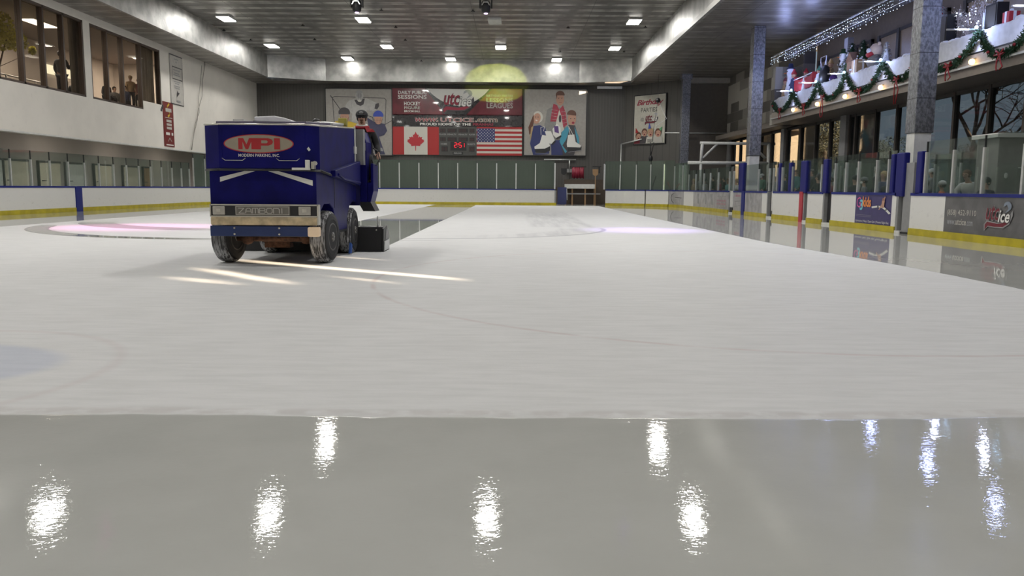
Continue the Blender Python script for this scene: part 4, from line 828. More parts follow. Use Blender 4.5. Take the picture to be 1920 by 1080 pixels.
r = thing('wall_bracket', (5.9, 56.4, 2.6), 'dark bracket shelf at upper right of the gate opening', 'bracket'); f = MB(); f.box(5.55, 6.15, 56.3, 56.6, 2.62, 2.68, 'black'); f.box(6.0, 6.06, 56.3, 56.6, 2.2, 2.64, 'black'); f.build('bracket_arm', r)
for x, y_, lab in [(5.9, 56.9, 'small chair back seen through the glass just right of the gate')]:
    b = MB(); b.box(6.5, 6.9, 55.5, 55.6, .001, 1.5, 'dark_frame'); b.tube([(7.05, 55.5, .0), (7.05, 55.5, 1.5)], .03, 6, 'black'); tag(b.build('chair_back'), lab, 'chair')
b = MB(); b.tube([(9.4, 55.2, .0), (9.5, 55.1, 1.3), (9.72, 55.1, 2.0)], [.05, .12, .08], 8, 'black'); tag(b.build('hockey_bag'), 'dark narrow bag leaning behind the corner glass under the hook', 'bag')
r = thing('utility_cart', (10.6, 53.4, 0), 'red handled cart behind the corner glass', 'cart'); f = MB(); f.box(10.4, 10.8, 53.2, 53.6, .001, 1.2, 'dark_frame'); f.tube([(10.4, 53.3, 1.2), (10.2, 53.2, 1.6)], .04, 6, 'ink_flag_red'); f.tube([(10.8, 53.3, 1.2), (11.0, 53.2, 1.5)], .04, 6, 'ink_flag_red'); f.build('cart_body', r)
# ---------------------------------------------------------------- left wall signs, cords
def wall_sign(px0, pyt, px1, pyb, label, bg, draw):
    a, c = onX(px0, pyb, XW), onX(px1, pyt, XW); 
    r = thing('wall_banner', (XW + .02, (a.y + c.y) / 2, a.z), label, 'banner')
    za = onX(px0, pyt, XW).z; zt_ = (za + c.z) / 2; zb_ = (a.z + onX(px1, pyb, XW).z) / 2
    f = MB(); f.box(XW + .005, XW + .03, a.y, c.y, zb_, zt_, bg); f.build('banner_sheet', r); return r, Fr((XW + .032, a.y, zb_), (0, c.y - a.y, 0), (0, 0, zt_ - zb_), 0, 0, 100, 100, Vector((1, 0, 0)))
r, fr = wall_sign(308, 192, 323, 275, 'tall narrow red banner on the white left wall', mat('banner_red', (.17, .022, .02), .5), None)
b = MB(); fr.line(b, [(60, 96), (40, 90), (38, 84), (60, 78), (62, 72), (44, 68)], 5, 'ink_yellow'); fr.poly(b, [(22, 86), (80, 86), (80, 78), (22, 78)], 'ink_pale'); fr.line(b, [(15, 65), (85, 65)], 1.5, 'ink_pale')
for y in (55, 47, 39): fr.poly(b, [(26, y), (76, y), (76, y + 5.5), (26, y + 5.5)], 'ink_pale')
fr.poly(b, [(16, 26), (54, 26), (54, 32), (16, 32)], 'ink_white'); fr.poly(b, [(70, 26), (86, 26), (86, 32), (70, 32)], 'ink_white'); fr.line(b, [(35, 12), (50, 20), (70, 12)], 2, 'ink_pale'); fr.line(b, [(15, 4), (85, 4)], 2.5, 'ink_white'); b.build('faded_print', r)
r, fr = wall_sign(320, 105, 340, 197, 'tall white banner with a thin frame high on the left wall', mat('banner_white', (.50, .48, .44), .5), None)
b = MB()
for q in [[(2, 1), (98, 1), (98, 99), (2, 99), (2, 1)], [(18, 52), (92, 52), (92, 76), (18, 76), (18, 52)]]: fr.line(b, q, 2, 'ink_dark')
for y, w_ in [(92, 30), (86, 10), (70, 50), (64, 36), (60, 50), (47, 50), (43, 30), (38, 44), (34, 40)]: fr.line(b, [(50 - w_ / 2, y), (50 + w_ / 2, y)], 2, 'ink_grey')
fr.poly(b, [(44, 16), (60, 22), (66, 26), (56, 26), (52, 30), (46, 24)], 'ink_dark'); fr.line(b, [(44, 8), (70, 8)], 4, 'ink_grey'); b.build('faded_print', r)
b = MB(); p = onX(384, 123, XW + .08); b.tube([p, (XW + .08, p.y, ZS)], .02, 5, 'dark_frame'); pts = [onX(x, y, XW + .08) for x, y in [(384, 123), (380, 150), (379, 180), (372, 205), (370, 225), (364, 250), (359, 281)]]; b.tube(pts, .02, 5, mat('cord', (.30, .28, .25), .6)); pts = [onX(x, y, XW + .08) for x, y in [(378, 123), (376, 155), (372, 185), (374, 210), (366, 232), (362, 262), (360, 281)]]; b.tube(pts, .015, 5, 'cord'); tag(b.build('cable'), 'two loose grey cords hanging down the left wall', 'cord')
b = MB()
for q in range(3): p = onX(302 + q * 1.3, 206 + q * -3.5, XW); b.box(XW, XW + .04, p.y - .06, p.y + .06, p.z - .07, p.z + .07, 'ink_dark')
tag(b.build('wall_hooks'), 'three small dark hooks on the white wall left of the red banner', 'hook')
# ================================================================ ice resurfacing machine
paint = mat('machine_blue', (.006, .006, .105), .4, var=.2, vs=4, coat=0, spec=.12); mat('machine_dark', (.012, .012, .09), .3, coat=.5); mat('rust', (.10, .045, .025), .8, var=.4, vs=20, bmp=.4); mat('tan_metal', (.50, .40, .25), .45, var=.3, vs=7); mat('chrome', (.60, .58, .52), .3, .7); mat('bumper_blue', (.012, .03, .12), .35)
mat('lens_glass', (.42, .40, .36), .15, coat=1); mat('amber', (.95, .74, .52), .4, var=0); mat('white_trim', (.75, .75, .70), .4); mat('emblem_tan', (.30, .26, .20), .4); mat('emblem_red', (.38, .015, .02), .4)
def tread():
    M, t, b = new('tire_tread'); (X, Y, Z), _ = xyz(t); n = noise(t, 14, 4, (3.4, 1, .20), .7).sm(.44, .58)
    n2 = noise(t, 3, 3).sm(.3, .6)
    t.links.new(mixc(t, n * (n2 * .6 + .35), (.035, .035, .037), (.52, .52, .53)), b.inputs['Base Color']); b.inputs['Roughness'].default_value = .6; bump(t, noise(t, 20, 2, (3, 1, 1)), b, .6, .02); MC['tire_tread'] = M
tread()
ZX, ZY = -3.47, 11.2
Zm = thing('ice_resurfacer', (ZX, ZY, 0), 'blue ice resurfacing machine driving toward the camera over the white ice', 'ice resurfacer')
def L(x, y, z): return (ZX + x, ZY + y, z)
def lbox(b, x0, x1, y0, y1, z0, z1, m): return b.box(ZX + x0, ZX + x1, ZY + y0, ZY + y1, z0, z1, m)
b = MB(); hw = .74
prof = [(0, .72), (0, 1.37), (2.85, 1.22), (2.85, .85), (2.6, .9), (2.25, .80), (2.05, .62), (2.02, .44), (1.22, .44), (1.18, .62), (1.02, .80), (.80, .87), (.45, .87), (.25, .78), (.16, .72)]
b.prism([L(-hw, y, z) for y, z in prof], (2 * hw, 0, 0), paint); body = b.build('lower_body', Zm, bevel=.012)
b = MB(); lbox(b, hw, hw + .004, 1.13, 1.15, .8, 1.30, 'black'); lbox(b, -hw + .08, hw - .02, .3, 2.6, .40, .45, 'black'); b.build('panel_seam', body)
b = MB()
fr = Fr(L(-hw, -.003, .72), (2 * hw, 0, 0), (0, 0, .65), 396, 383, 594, 322, Vector((0, -1, 0)))
fr.poly(b, [(416, 340), (416, 334), (470, 324.5), (488, 324.5)], 'white_trim'); fr.poly(b, [(500, 324.5), (518, 324.5), (588, 337.5), (588, 344.5)], 'white_trim'); b.build('white_chevron', body)
# hopper
P2 = [(-.54, -.15), (.64, -.15), (.78, .08), (.78, 2.6), (.72, 2.8), (-.80, 2.8), (-.80, .05)]
def hop(zf, zr): return [L(x, y, zf + (zr - zf) * max(0, y) / 2.8) for x, y in P2]
b = MB(); lo, hi = hop(1.355, 1.15), hop(1.955, 2.12); n = len(P2)
b.add(lo + hi, [list(range(n))[::-1], list(range(n, 2 * n))] + [(i, (i + 1) % n, n + (i + 1) % n, n + i) for i in range(n)], paint); hopper = b.build('snow_hopper', Zm, bevel=.015)
b = MB()
for i in range(n):
    a_, c_ = Vector(hi[i]), Vector(hi[(i + 1) % n]); b.tube([a_, c_], .013, 5, 'chrome')
b.build('rim_trim', hopper)
b = MB()
for i in range(0, 3): b.tube([Vector(lo[(i - 1) % n]) + Vector((0, 0, -.012)), Vector(lo[i]) + Vector((0, 0, -.012))], .018, 5, 'black')
b.tube([Vector(lo[2]) + Vector((0, 0, -.012)), Vector(lo[3])], .02, 5, 'black'); b.build('lower_seal', hopper)
b = MB(); b.prism([L(-.66, .1, 1.965), L(.6, .1, 1.965), L(.62, 2.5, 2.13), L(-.66, 2.5, 2.13)], (0, 0, .05), mat('lid_grey', (.20, .17, .24), .35)); b.tube([L(-.2, .3, 2.03), L(.1, .9, 2.07), L(.55, 1.4, 2.10)], .012, 5, 'black'); b.build('hopper_lid', hopper, bevel=.02)
b = MB(); b.prism([L(.36, 1.5, 2.09), L(.66, 1.5, 2.07), L(.66, 2.3, 2.13), L(.36, 2.3, 2.16)], (0, 0, .035), 'white_trim'); lbox(b, -.66, -.5, .8, .95, 2.03, 2.10, 'white_trim'); b.build('white_trim_plate', hopper)
fr = Fr(L(-.54, -.153, 1.355), (1.18, 0, 0), (0, 0, .60), 416, 321, 579, 237, Vector((0, -1, 0)))
b = MB(); fr.ell(b, 491.8, 273.5, 66, 18, 'emblem_red', 40); fr.ell(b, 491.8, 273.5, 64, 16.3, 'emblem_tan', 40); b.build('oval_emblem', hopper)
b = MB(); fr.poly(b, [(453.5, 284), (453.5, 263), (463, 263), (469, 275), (474, 263), (487, 263), (487, 284), (478, 284), (478, 270), (472, 284), (467, 284), (461.5, 270), (461.5, 284)], 'emblem_red'); fr.poly(b, [(483, 284), (483, 263), (510, 263), (517, 265.5), (519, 270), (517, 274.5), (510, 277), (496, 277), (496, 284)], 'emblem_red'); fr.poly(b, [(497, 272.6), (497, 267.2), (507, 267.2), (509.5, 269.9), (507, 272.6)], 'emblem_tan'); fr.poly(b, [(521, 284), (521, 263), (532, 263), (532, 284)], 'emblem_red'); fr.text(b, 'MODERN PARKING, INC.', 453.5, 299, 531, 292.6, 'ink_white', 0, .006); b.build('lettering', hopper)
b = MB()
for x in (-.50, .24): b.tube([L(x, -.152, 1.50), L(x + .04, -.155, 1.47), L(x + .28, -.155, 1.47), L(x + .32, -.152, 1.50)], .005, 4, 'chrome')
for x in (-.50, -.20, .24): b.tube([L(x, -.152, 1.50), L(x, -.152, 1.88)], .003, 4, paint)
b.prism([L(.655, -.13, 1.63), L(.675, -.10, 1.60), L(.69, -.07, 1.62), L(.67, -.10, 1.66)], (.004, -.01, 0), 'white_trim'); b.build('rib_and_glint', hopper)  # the small white sliver is a reflection mark built as solid trim
b = MB(); lbox(b, .46, .70, -.19, -.14, 1.345, 1.375, 'white_trim'); b.box(ZX + .645, ZX + .69, ZY - .2, ZY - .12, 1.345, 1.48, 'white_trim'); lbox(b, .70, .74, -.1, .0, 1.36, 1.46, 'chrome'); b.lathe([(.03, 0), (.03, .06)], L(.735, -.06, 1.44), 'Y', 8, 'chrome'); b.build('hinge_bracket', hopper)
b = MB(); b.prism([L(.76, .75, 1.27), L(.76, .75, 1.36), L(.76, 2.7, 1.56), L(.76, 2.7, 1.15)], (.09, 0, 0), paint); b.tube([L(.86, .9, 1.31), L(.86, 1.3, 1.24), L(.86, 2.6, 1.19)], .022, 6, paint); b.build('lift_arm', Zm, bevel=.015)
b = MB(); lbox(b, .775, .79, 2.55, 2.62, 1.3, 2.14, 'white_trim'); lbox(b, .775, .80, 2.50, 2.66, 1.68, 1.80, 'white_trim'); lbox(b, .74, .90, 2.72, 2.9, 1.5, 2.1, 'grey_paint'); lbox(b, .74, .80, 2.66, 2.9, 1.15, 1.5, 'black'); b.build('corner_post', Zm)
# front: lamps and bumpers
b = MB(); lbox(b, -.70, hw + .04, -.10, .02, .705, .87, 'black'); fas = b.build('front_fascia', Zm)
b = MB(); lbox(b, -.705, hw + .045, -.115, 0, .855, .873, 'chrome'); lbox(b, -.705, hw + .045, -.115, 0, .70, .715, 'chrome'); lbox(b, hw + .03, hw + .05, -.115, 0, .59, .87, 'chrome'); lbox(b, -.71, -.695, -.115, 0, .70, .87, 'chrome'); b.build('chrome_frame', fas)
for x, nm in ((-.585, ''), (.60, '')):
    b = MB(); lbox(b, x - .085, x + .085, -.125, -.1, .725, .845, 'lens_glass'); o_ = b.build('headlight', fas, bevel=.01)
    b = MB(); lbox(b, x - .03, x + .03, -.13, -.12, .765, .81, 'chrome'); b.build('bulb', o_)
b = MB(); lbox(b, -.36, .40, -.118, -.10, .722, .850, mat('plate_grey', (.16, .15, .13), .4)); o_ = b.build('name_plate', fas, bevel=.008)
fr = Fr(L(-.36, -.119, .722), (.76, 0, 0), (0, 0, .128), 0, 0, 100, 20, Vector((0, -1, 0))); b = MB()
fr.line(b, [(2, 1.5), (98, 1.5), (98, 18.5), (2, 18.5), (2, 1.5)], .9, 'ink_pale'); 
def strokes(x, segs): [fr.line(b, [(x + u * 10.4, 4.6 + v * 10.4) for u, v in s_], 1.6, 'ink_pale', 3) for s_ in segs]
strokes(7, [[(0, 1), (.95, 1), (.05, 0), (1, 0)]]); strokes(19.8, [[(0, 0), (.1, .8), (.35, 1), (.65, 1), (.9, .8), (1, 0)], [(.1, .42), (.9, .42)]]); strokes(32.4, [[(0, 0), (0, 1), (.85, 1), (1, .8), (1, 0)], [(.5, 0), (.5, 1)]])
strokes(45, [[(0, 0), (0, 1), (.8, 1), (.95, .85), (.95, .65), (.8, .52), (0, .52)], [(.8, .52), (1, .36), (1, .15), (.85, 0), (0, 0)]]); strokes(57.8, [[(.2, 0), (0, .2), (0, .8), (.2, 1), (.8, 1), (1, .8), (1, .2), (.8, 0), (.2, 0)]]); strokes(70.6, [[(0, 0), (0, 1), (.8, 1), (1, .8), (1, 0)]]); strokes(83.6, [[(.2, 0), (.2, 1)]]); b.build('lettering', o_)
b = MB(); lbox(b, -.70, hw + .03, -.13, .02, .585, .70, 'tan_metal'); b.build('tan_bumper', Zm, bevel=.015)
b = MB(); lbox(b, -.72, .66, -.10, .02, .43, .575, 'bumper_blue'); bu = b.build('blue_bumper', Zm, bevel=.008)
b = MB(); 
for x in (-.38, .24):
    for z in (.46, .545): b = MB(); b.lathe([(.014, 0), (.014, .012)], L(x, -.115, z), 'Y', 8, 'chrome'); b.build('bolt', bu)
b = MB(); lbox(b, .64, .80, -.15, -.02, .43, .565, 'amber'); b.build('marker_lamp', Zm, bevel=.02)
# underbody
b = MB(); b.tube([L(-.6, .65, .36), L(.6, .65, .36)], .05, 8, 'rust'); b.tube([L(-.35, .55, .42), L(.1, .7, .36), L(.45, .6, .40)], .03, 6, 'rust'); b.ball(L(-.45, .65, .37), .11, 'rust', 10, 6); b.ball(L(.42, .65, .37), .1, 'rust', 10, 6); b.tube([L(-.6, .6, .46), L(.6, .6, .46)], .02, 6, 'rust'); b.tube([L(-.05, .75, .34), L(.3, .75, .42), L(.5, .7, .42)], .025, 6, 'rust'); b.build('front_axle', Zm)
b = MB(); b.tube([L(-.6, 2.5, .36), L(.6, 2.5, .36)], .06, 8, 'rust'); b.ball(L(-.1, 2.5, .33), .19, 'rust', 12, 8); b.build('rear_axle', Zm)
b = MB(); lbox(b, -.35, .5, 1.0, 2.4, .27, .45, 'black'); lbox(b, -.28, .1, .9, 1.1, .20, .45, 'rust'); b.build('underbody_tank', Zm)
def wheel(x, y, out, rz=0):
    w = thing('wheel', L(x, y, .385), None, None); w.parent = Zm; w.location = (x, y, .385); w.rotation_euler.z = rz; del_ = [k for k in ('label', 'category', 'group') if k in w]; 
    for k in del_: del w[k]
    r_, hwid = .385, .12; prof = [(.20, -hwid), (.29, -hwid), (.345, -hwid * .93), (r_ - .01, -hwid * .72), (r_, -hwid * .4), (r_, hwid * .4), (r_ - .01, hwid * .72), (.345, hwid * .93), (.29, hwid), (.20, hwid)]
    def local(mb_, nm, mt=None):
        o_ = mb_.build(nm, None, mt); lo_ = o_.location.copy(); o_.parent = w; o_.location = lo_; return o_
    q = MB(); q.lathe(prof[2:8], (0, 0, 0), 'X', 40, 'tire_tread'); q.lathe(prof[:3], (0, 0, 0), 'X', 40, 'rubber'); q.lathe(prof[7:], (0, 0, 0), 'X', 40, 'rubber'); local(q, 'tire')
    q = MB(); s = out; q.lathe([(.205, s * .02), (.205, s * .122), (.185, s * .125), (.17, s * .07), (.08, s * .06), (.07, s * .13), (.03, s * .135)] if s > 0 else [(.03, s * .135), (.07, s * .13), (.08, s * .06), (.17, s * .07), (.185, s * .125), (.205, s * .122), (.205, s * .02)], (0, 0, 0), 'X', 24, mat('rim_grey', (.10, .095, .09), .4, .5)); local(q, 'rim')
    q = MB(); q.lathe([(.345, s * .1125), (.25, s * .124), (.245, s * .122), (.34, s * .108)], (0, 0, 0), 'X', 32, 'rubber'); local(q, 'sidewall')
    q = MB()
    for i in range(5): a = i * 2 * PI / 5; q.ball((s * .128, .045 * math.cos(a), .045 * math.sin(a)), .012, 'chrome', 6, 4)
    local(q, 'lug_nuts')
wheel(-.73, .68, 1, -.12); wheel(.69, .66, 1, -.10); wheel(-.66, 2.5, 1); wheel(.66, 2.5, 1)
b = MB(); b.prism([L(.75, 2.05, 0.02), L(.75, 2.2, .02), L(.76, 2.2, .16), L(.76, 2.1, .2)], (.03, .0, 0), mat('rag_blue', (.03, .10, .4), .7)); b.build('blue_rag', Zm)
# conditioner at the back
b = MB(); b.prism([L(-1.20, 2.72, .0), L(-1.20, 2.75, .43), L(-1.20, 3.2, .43), L(-1.20, 3.45, .0)], (2.40, 0, 0), 'black'); cd = b.build('conditioner', Zm, bevel=.01)
b = MB(); b.prism([L(1.20, 2.70, .0), L(1.20, 2.74, .40), L(1.20, 3.1, .45), L(1.20, 3.35, .12), L(1.20, 3.35, .0)], (.03, 0, 0), 'black'); b.prism([L(1.23, 2.74, .02), L(1.23, 2.76, .18), L(1.23, 3.3, .20), L(1.23, 3.3, .02)], (.012, 0, 0), 'steel'); b.prism([L(1.23, 2.9, .2), L(1.23, 3.0, .38), L(1.23, 3.2, .38), L(1.23, 3.3, .2)], (.008, 0, 0), 'grey_paint'); b.build('end_plate', cd)
b = MB(); [b.ball(L(x, 2.74, .38), .015, 'chrome', 6, 4) for x in (.75, 1.1)]; b.tube([L(1.12, 2.78, .42), L(1.12, 2.78, .62)], .012, 5, 'alu'); b.build('fittings', cd)
# operator platform
b = MB(); lbox(b, -.7, .80, 2.85, 3.9, .80, 1.15, 'machine_dark'); lbox(b, .70, .80, 2.92, 3.4, 1.15, 2.10, 'black'); b.build('platform', Zm)
b = MB(); b.prism([L(.80, 2.9, .86), L(.80, 2.9, 2.10), L(.86, 2.9, 2.08), L(.92, 2.9, 1.90), L(.92, 2.9, .86)], (0, .5, 0), paint); b.prism([L(.92, 2.92, .86), L(.98, 2.92, .86), L(1.03, 2.92, 1.05), L(1.03, 2.92, 1.53), L(.985, 2.92, 1.53), L(.985, 2.92, 1.2), L(.92, 2.92, 1.2)], (0, .5, 0), paint); b.build('side_guard', Zm, bevel=.01)
b = MB(); lbox(b, .885, .905, 2.885, 2.9, 1.75, 1.88, 'ink_pale'); b.build('label_plate', Zm)
b = MB(); b.prism([L(.76, 2.9, .86), L(.98, 2.9, .86), L(1.06, 2.9, .70), L(.85, 2.9, .70)], (0, .45, 0), 'black'); b.build('step', Zm)
b = MB(); b.tube([L(1.0, 3.1, 1.80), L(1.08, 3.1, 1.76), L(1.11, 3.1, 1.60), L(1.06, 3.1, 1.50), L(1.0, 3.1, 1.52), L(.98, 3.1, 1.6)], .012, 6, 'black'); b.build('hose_loop', Zm)
b = MB(); lbox(b, .30, .85, 3.5, 4.0, 1.15, 1.45, 'black'); lbox(b, .30, .85, 3.95, 4.05, 1.4, 2.0, 'black'); b.build('driver_seat', Zm, bevel=.03)
b = MB(); b.tube([L(.45, 3.0, 1.15), L(.52, 3.2, 1.95)], .03, 8, 'black'); n_ = 20; b.tube([L(.55 + .17 * math.cos(2 * PI * i / n_), 3.22 + .06 * math.sin(2 * PI * i / n_), 1.97 + .15 * math.sin(2 * PI * i / n_)) for i in range(n_ + 1)], .014, 6, 'black'); b.build('steering_wheel', Zm)
b = MB(); lbox(b, .545, .685, 2.4, 2.5, 2.13, 2.26, mat('box_yellow', (.45, .40, .08), .5)); b.build('yellow_box', Zm, bevel=.01)
b = MB(); p = onY(593, 228, ZY + 2.0); b.ball((p.x, p.y, p.z), .065, 'black', 10, 7, (1.1, 1, .8)); b.tube([(p.x, p.y, p.z), (p.x - .12, p.y, p.z - .08)], .02, 6, 'black'); b.ball((p.x + .05, p.y, p.z), .03, 'rust', 8, 5); b.build('warning_beacon', Zm)
# snow block on the lid
b = MB(); rs = random.Random(3); prof = [(-.50, 2.04), (-.51, 2.16), (-.2, 2.175), (-.06, 2.15), (.06, 2.11), (.10, 2.04)]
b.prism([L(x, 1.3, z + .02) for x, z in prof], (0, .5, 0), mat('snow', (.85, .86, .88), .8, bmp=.5, bs=12)); tag(b.build('snow_block', bevel=.02), 'white block of packed snow lying on the blue machine lid', 'snow block')
# ================================================================ people
def skinmesh(name, verts, edges, rad, m, sub=2):
    me = bpy.data.meshes.new(name); me.from_pydata(verts, edges, []); me.update()
    o = bpy.data.objects.new(name, me); C.objects.link(o)
    bm = bmesh.new(); bm.from_mesh(me); lay = bm.verts.layers.skin.verify(); bm.verts.ensure_lookup_table()
    for i, v in enumerate(bm.verts):
        r_ = rad[i]; v[lay].radius = (r_, r_) if not isinstance(r_, tuple) else r_; v[lay].use_root = (i == 0)
    bm.to_mesh(me); bm.free()
    q = o.modifiers.new('skin', 'SKIN'); q.use_smooth_shade = True; q.branch_smoothing = .3
    q = o.modifiers.new('sub', 'SUBSURF'); q.levels = sub; q.render_levels = sub
    nm = bpy.data.meshes.new_from_object(o.evaluated_get(bpy.context.evaluated_depsgraph_get()))
    bpy.data.objects.remove(o); bpy.data.meshes.remove(me)
    for p in nm.polygons: p.use_smooth = True
    nm.materials.clear(); nm.materials.append(MC[m] if isinstance(m, str) else m); nm.name = name
    return nm
for n_, c_ in [('skin_a', (.50, .30, .22)), ('skin_b', (.30, .17, .11)), ('hair_dark', (.03, .02, .015)), ('hair_brown', (.12, .06, .03)), ('hair_blond', (.50, .34, .16)), ('cloth_black', (.012, .012, .014)), ('cloth_navy', (.025, .035, .09)), ('cloth_grey', (.20, .20, .20)), ('cloth_green', (.05, .16, .10)), ('cloth_sage', (.20, .25, .21)),
        ('cloth_red', (.40, .03, .04)), ('cloth_white', (.60, .60, .58)), ('cloth_maroon', (.18, .04, .05)), ('cloth_teal', (.05, .17, .18)), ('cloth_tan', (.40, .28, .16)), ('cloth_orange', (.60, .18, .05)), ('cloth_denim', (.06, .08, .14)), ('mask_white', (.65, .65, .63)), ('cloth_pink', (.45, .2, .25))]: mat(n_, c_, .75, var=.1, vs=12)
def person_meshes(sit=False, la=None, ra=None, lean=0.0, turn=0.0):
    """joints in metres, facing -Y; returns dict part -> mesh"""
    hip = .50 if sit else .92
    V = lambda x, y, z: (x, y + (z - hip) * lean, z) if z > hip else (x, y, z)
    sh = hip + .50; nk = hip + .58; hd = hip + .74
    la = la or [(-.23, .02, sh - .28), (-.22, -.12, sh - .48)]; ra = ra or [(.23, .02, sh - .28), (.22, -.12, sh - .48)]
    if sit: legs = [[(s * .11, -.02, hip), (s * .14, -.42, hip + .02), (s * .14, -.42, .10), (s * .14, -.58, .05)] for s in (-1, 1)]
    else: legs = [[(s * .10, 0, hip - .06), (s * .12, -.02, hip * .52), (s * .12, .02, .10), (s * .13, -.13, .05)] for s in (-1, 1)]
    bv, be, br = [], [], []
    def chain(pts, rs, start=None, V_=True):
        prev = start
        for p, r_ in zip(pts, rs):
            bv.append(p); br.append(r_)
            if prev is not None: be.append((prev, len(bv) - 1))
            prev = len(bv) - 1
        return prev
    root = chain([V(0, 0, hip)], [.13]); ch = chain([V(0, 0, hip + .22), V(0, 0, sh - .08)], [.12, .14], root)
    nkI = chain([V(0, .0, nk)], [.052], ch); tv = hip + .58
    chain([V(0, -.01, nk + .07), V(0, -.015, nk + .13), V(0, -.01, nk + .20), V(0, -.005, nk + .25)], [(.066, .060), (.080, .074), (.086, .080), (.055, .06)], nkI)
    for s, arm in ((-1, la), (1, ra)):
        e = chain([V(s * .17, 0, sh), V(*arm[0]), V(*arm[1])], [.062, .045, .030], ch)
        w = Vector(V(*arm[1])); d = (w - Vector(V(*arm[0]))).normalized(); sd = Vector((0, 0, 1)).cross(d); sd = sd.normalized() if sd.length > .1 else Vector((1, 0, 0)); nd = d.cross(sd)
        pm = chain([w + d * .05, w + d * .085], [(.030, .018), (.036, .017)], e)
        for k, (off, ln) in enumerate([(-.030, .062), (-.010, .074), (.010, .070), (.029, .054)]):
            a = w + d * .095 + sd * off; chain([a, a + d * ln * .5 - nd * .008, a + d * ln * .85 - nd * .028], [.0095, .0088, .0075], pm)
        a = w + d * .03 + sd * (-s * .035); chain([a, a + d * .03 + sd * (-s * .022), a + d * .055 + sd * (-s * .02)], [.012, .0105, .009], pm - 1)
    for lg in legs: chain(lg, [.085, .058, .042, .045], root)
    out = {'body': skinmesh('body', bv, be, br, 'skin_a', 1)}
    v = [V(0, 0, hip - .03), V(0, 0, hip + .22), V(0, 0, sh - .06), V(0, .01, nk - .01)]; e = [(0, 1), (1, 2), (2, 3)]; rr = [(.175, .14), (.165, .135), (.19, .14), .085]
    for arm in (la, ra):
        s = 1 if arm is ra else -1; k = len(v); v += [V(s * .185, 0, sh), V(*arm[0]), V(*arm[1])]; rr += [.085, .065, .05]; e += [(2, k), (k, k + 1), (k + 1, k + 2)]
    out['jacket'] = skinmesh('jacket', v, e, rr, 'cloth_black', 2)
    v = [(0, 0, hip + .04), ] ; e = []; rr = [(.16, .13)]
    for lg in legs: k = len(v); v += lg[:3]; rr += [.105, .08, .065]; e += [(0, k), (k, k + 1), (k + 1, k + 2)]
    out['trousers'] = skinmesh('trousers', v, e, rr, 'cloth_denim', 2)
    hc = Vector(V(0, -.008, nk + .165))
    def mesh_of(mb_, nm, mt): o_ = mb_.build(nm, None, mt); me = o_.data; loc = o_.location.copy(); me.transform(Matrix.Translation(loc)); bpy.data.objects.remove(o_); return me
    q = MB(); q.ball(hc + Vector((0, .012, .012)), .1, None, 16, 10, (.98, 1.05, 1.12)); vs = q.v; 
    nv = []
    for (x, y, z) in vs:                               # open the hair around the face
        dz = z - hc.z
        if y < hc.y - .03 and dz < .045: y = hc.y - .03 + (y - hc.y + .03) * .15
        if dz < -.05: z = hc.z - .05 + (dz + .05) * .5
        nv.append((x, y, z))
    q.v = nv; out['hair'] = mesh_of(q, 'hair', 'hair_dark')
    q = MB(); q.ball(hc + Vector((0, -.092, -.018)), .016, None, 8, 6, (.8, 1.1, 1.3)); [q.ball(hc + Vector((s * .088, .0, -.015)), .022, None, 8, 6, (.4, .8, 1.2)) for s in (-1, 1)]; out['nose_and_ears'] = mesh_of(q, 'nose_and_ears', 'skin_a')
    q = MB(); [q.ball(hc + Vector((s * .032, -.083, .008)), .011, None, 8, 6, (1, .6, .7)) for s in (-1, 1)]; out['eyes'] = mesh_of(q, 'eyes', 'hair_dark')
    q = MB(); q.ball(hc + Vector((0, -.082, -.058)), .022, None, 8, 6, (1, .4, .3)); out['mouth'] = mesh_of(q, 'mouth', 'cloth_maroon')
    q = MB(); q.ball(hc + Vector((0, -.062, -.045)), .055, None, 12, 8, (1.15, .85, .8)); out['face_mask'] = mesh_of(q, 'face_mask', 'mask_white')
    q = MB(); q.ball(hc + Vector((0, .008, .05)), .108, None, 16, 8, (1, 1.05, .85)); out['hat'] = mesh_of(q, 'hat', 'cloth_black')
    q = MB(); [q.ball(Vector(lg[3]) + Vector((0, .05, .015)), .075, None, 10, 6, (.8, 1.9, .8)) for lg in legs]; out['shoes'] = mesh_of(q, 'shoes', 'cloth_black')
    return out
SETS = {'sit': person_meshes(True), 'stand': person_meshes(False), 'lean': person_meshes(True, lean=-.45, la=[(-.30, -.15, .80), (-.28, -.40, .70)]), 'phone': person_meshes(False, la=[(-.26, -.05, 1.15), (-.20, -.28, 1.32)])}
def person(kind, loc, rz, label, jacket='cloth_black', trousers='cloth_denim', hair='hair_dark', skin='skin_a', hat=None, mask=False, sc=1.0, group=None):
    r = thing('person', loc, label, 'person', group, rz); r.scale = (sc, sc, sc)
    mp = {'body': skin, 'jacket': jacket, 'trousers': trousers, 'hair': hair, 'nose_and_ears': skin, 'eyes': 'hair_dark', 'mouth': 'cloth_maroon', 'shoes': 'cloth_black'}
    if mask: mp['face_mask'] = 'mask_white'; del mp['mouth']
    if hat: mp['hat'] = hat
    for k_, m_ in mp.items():
        o_ = bpy.data.objects.new(k_, SETS[kind][k_]); C.objects.link(o_); o_.parent = r
        o_.material_slots[0].link = 'OBJECT'; o_.material_slots[0].material = MC[m_]
    return r
GP = 'people behind the right side glass'
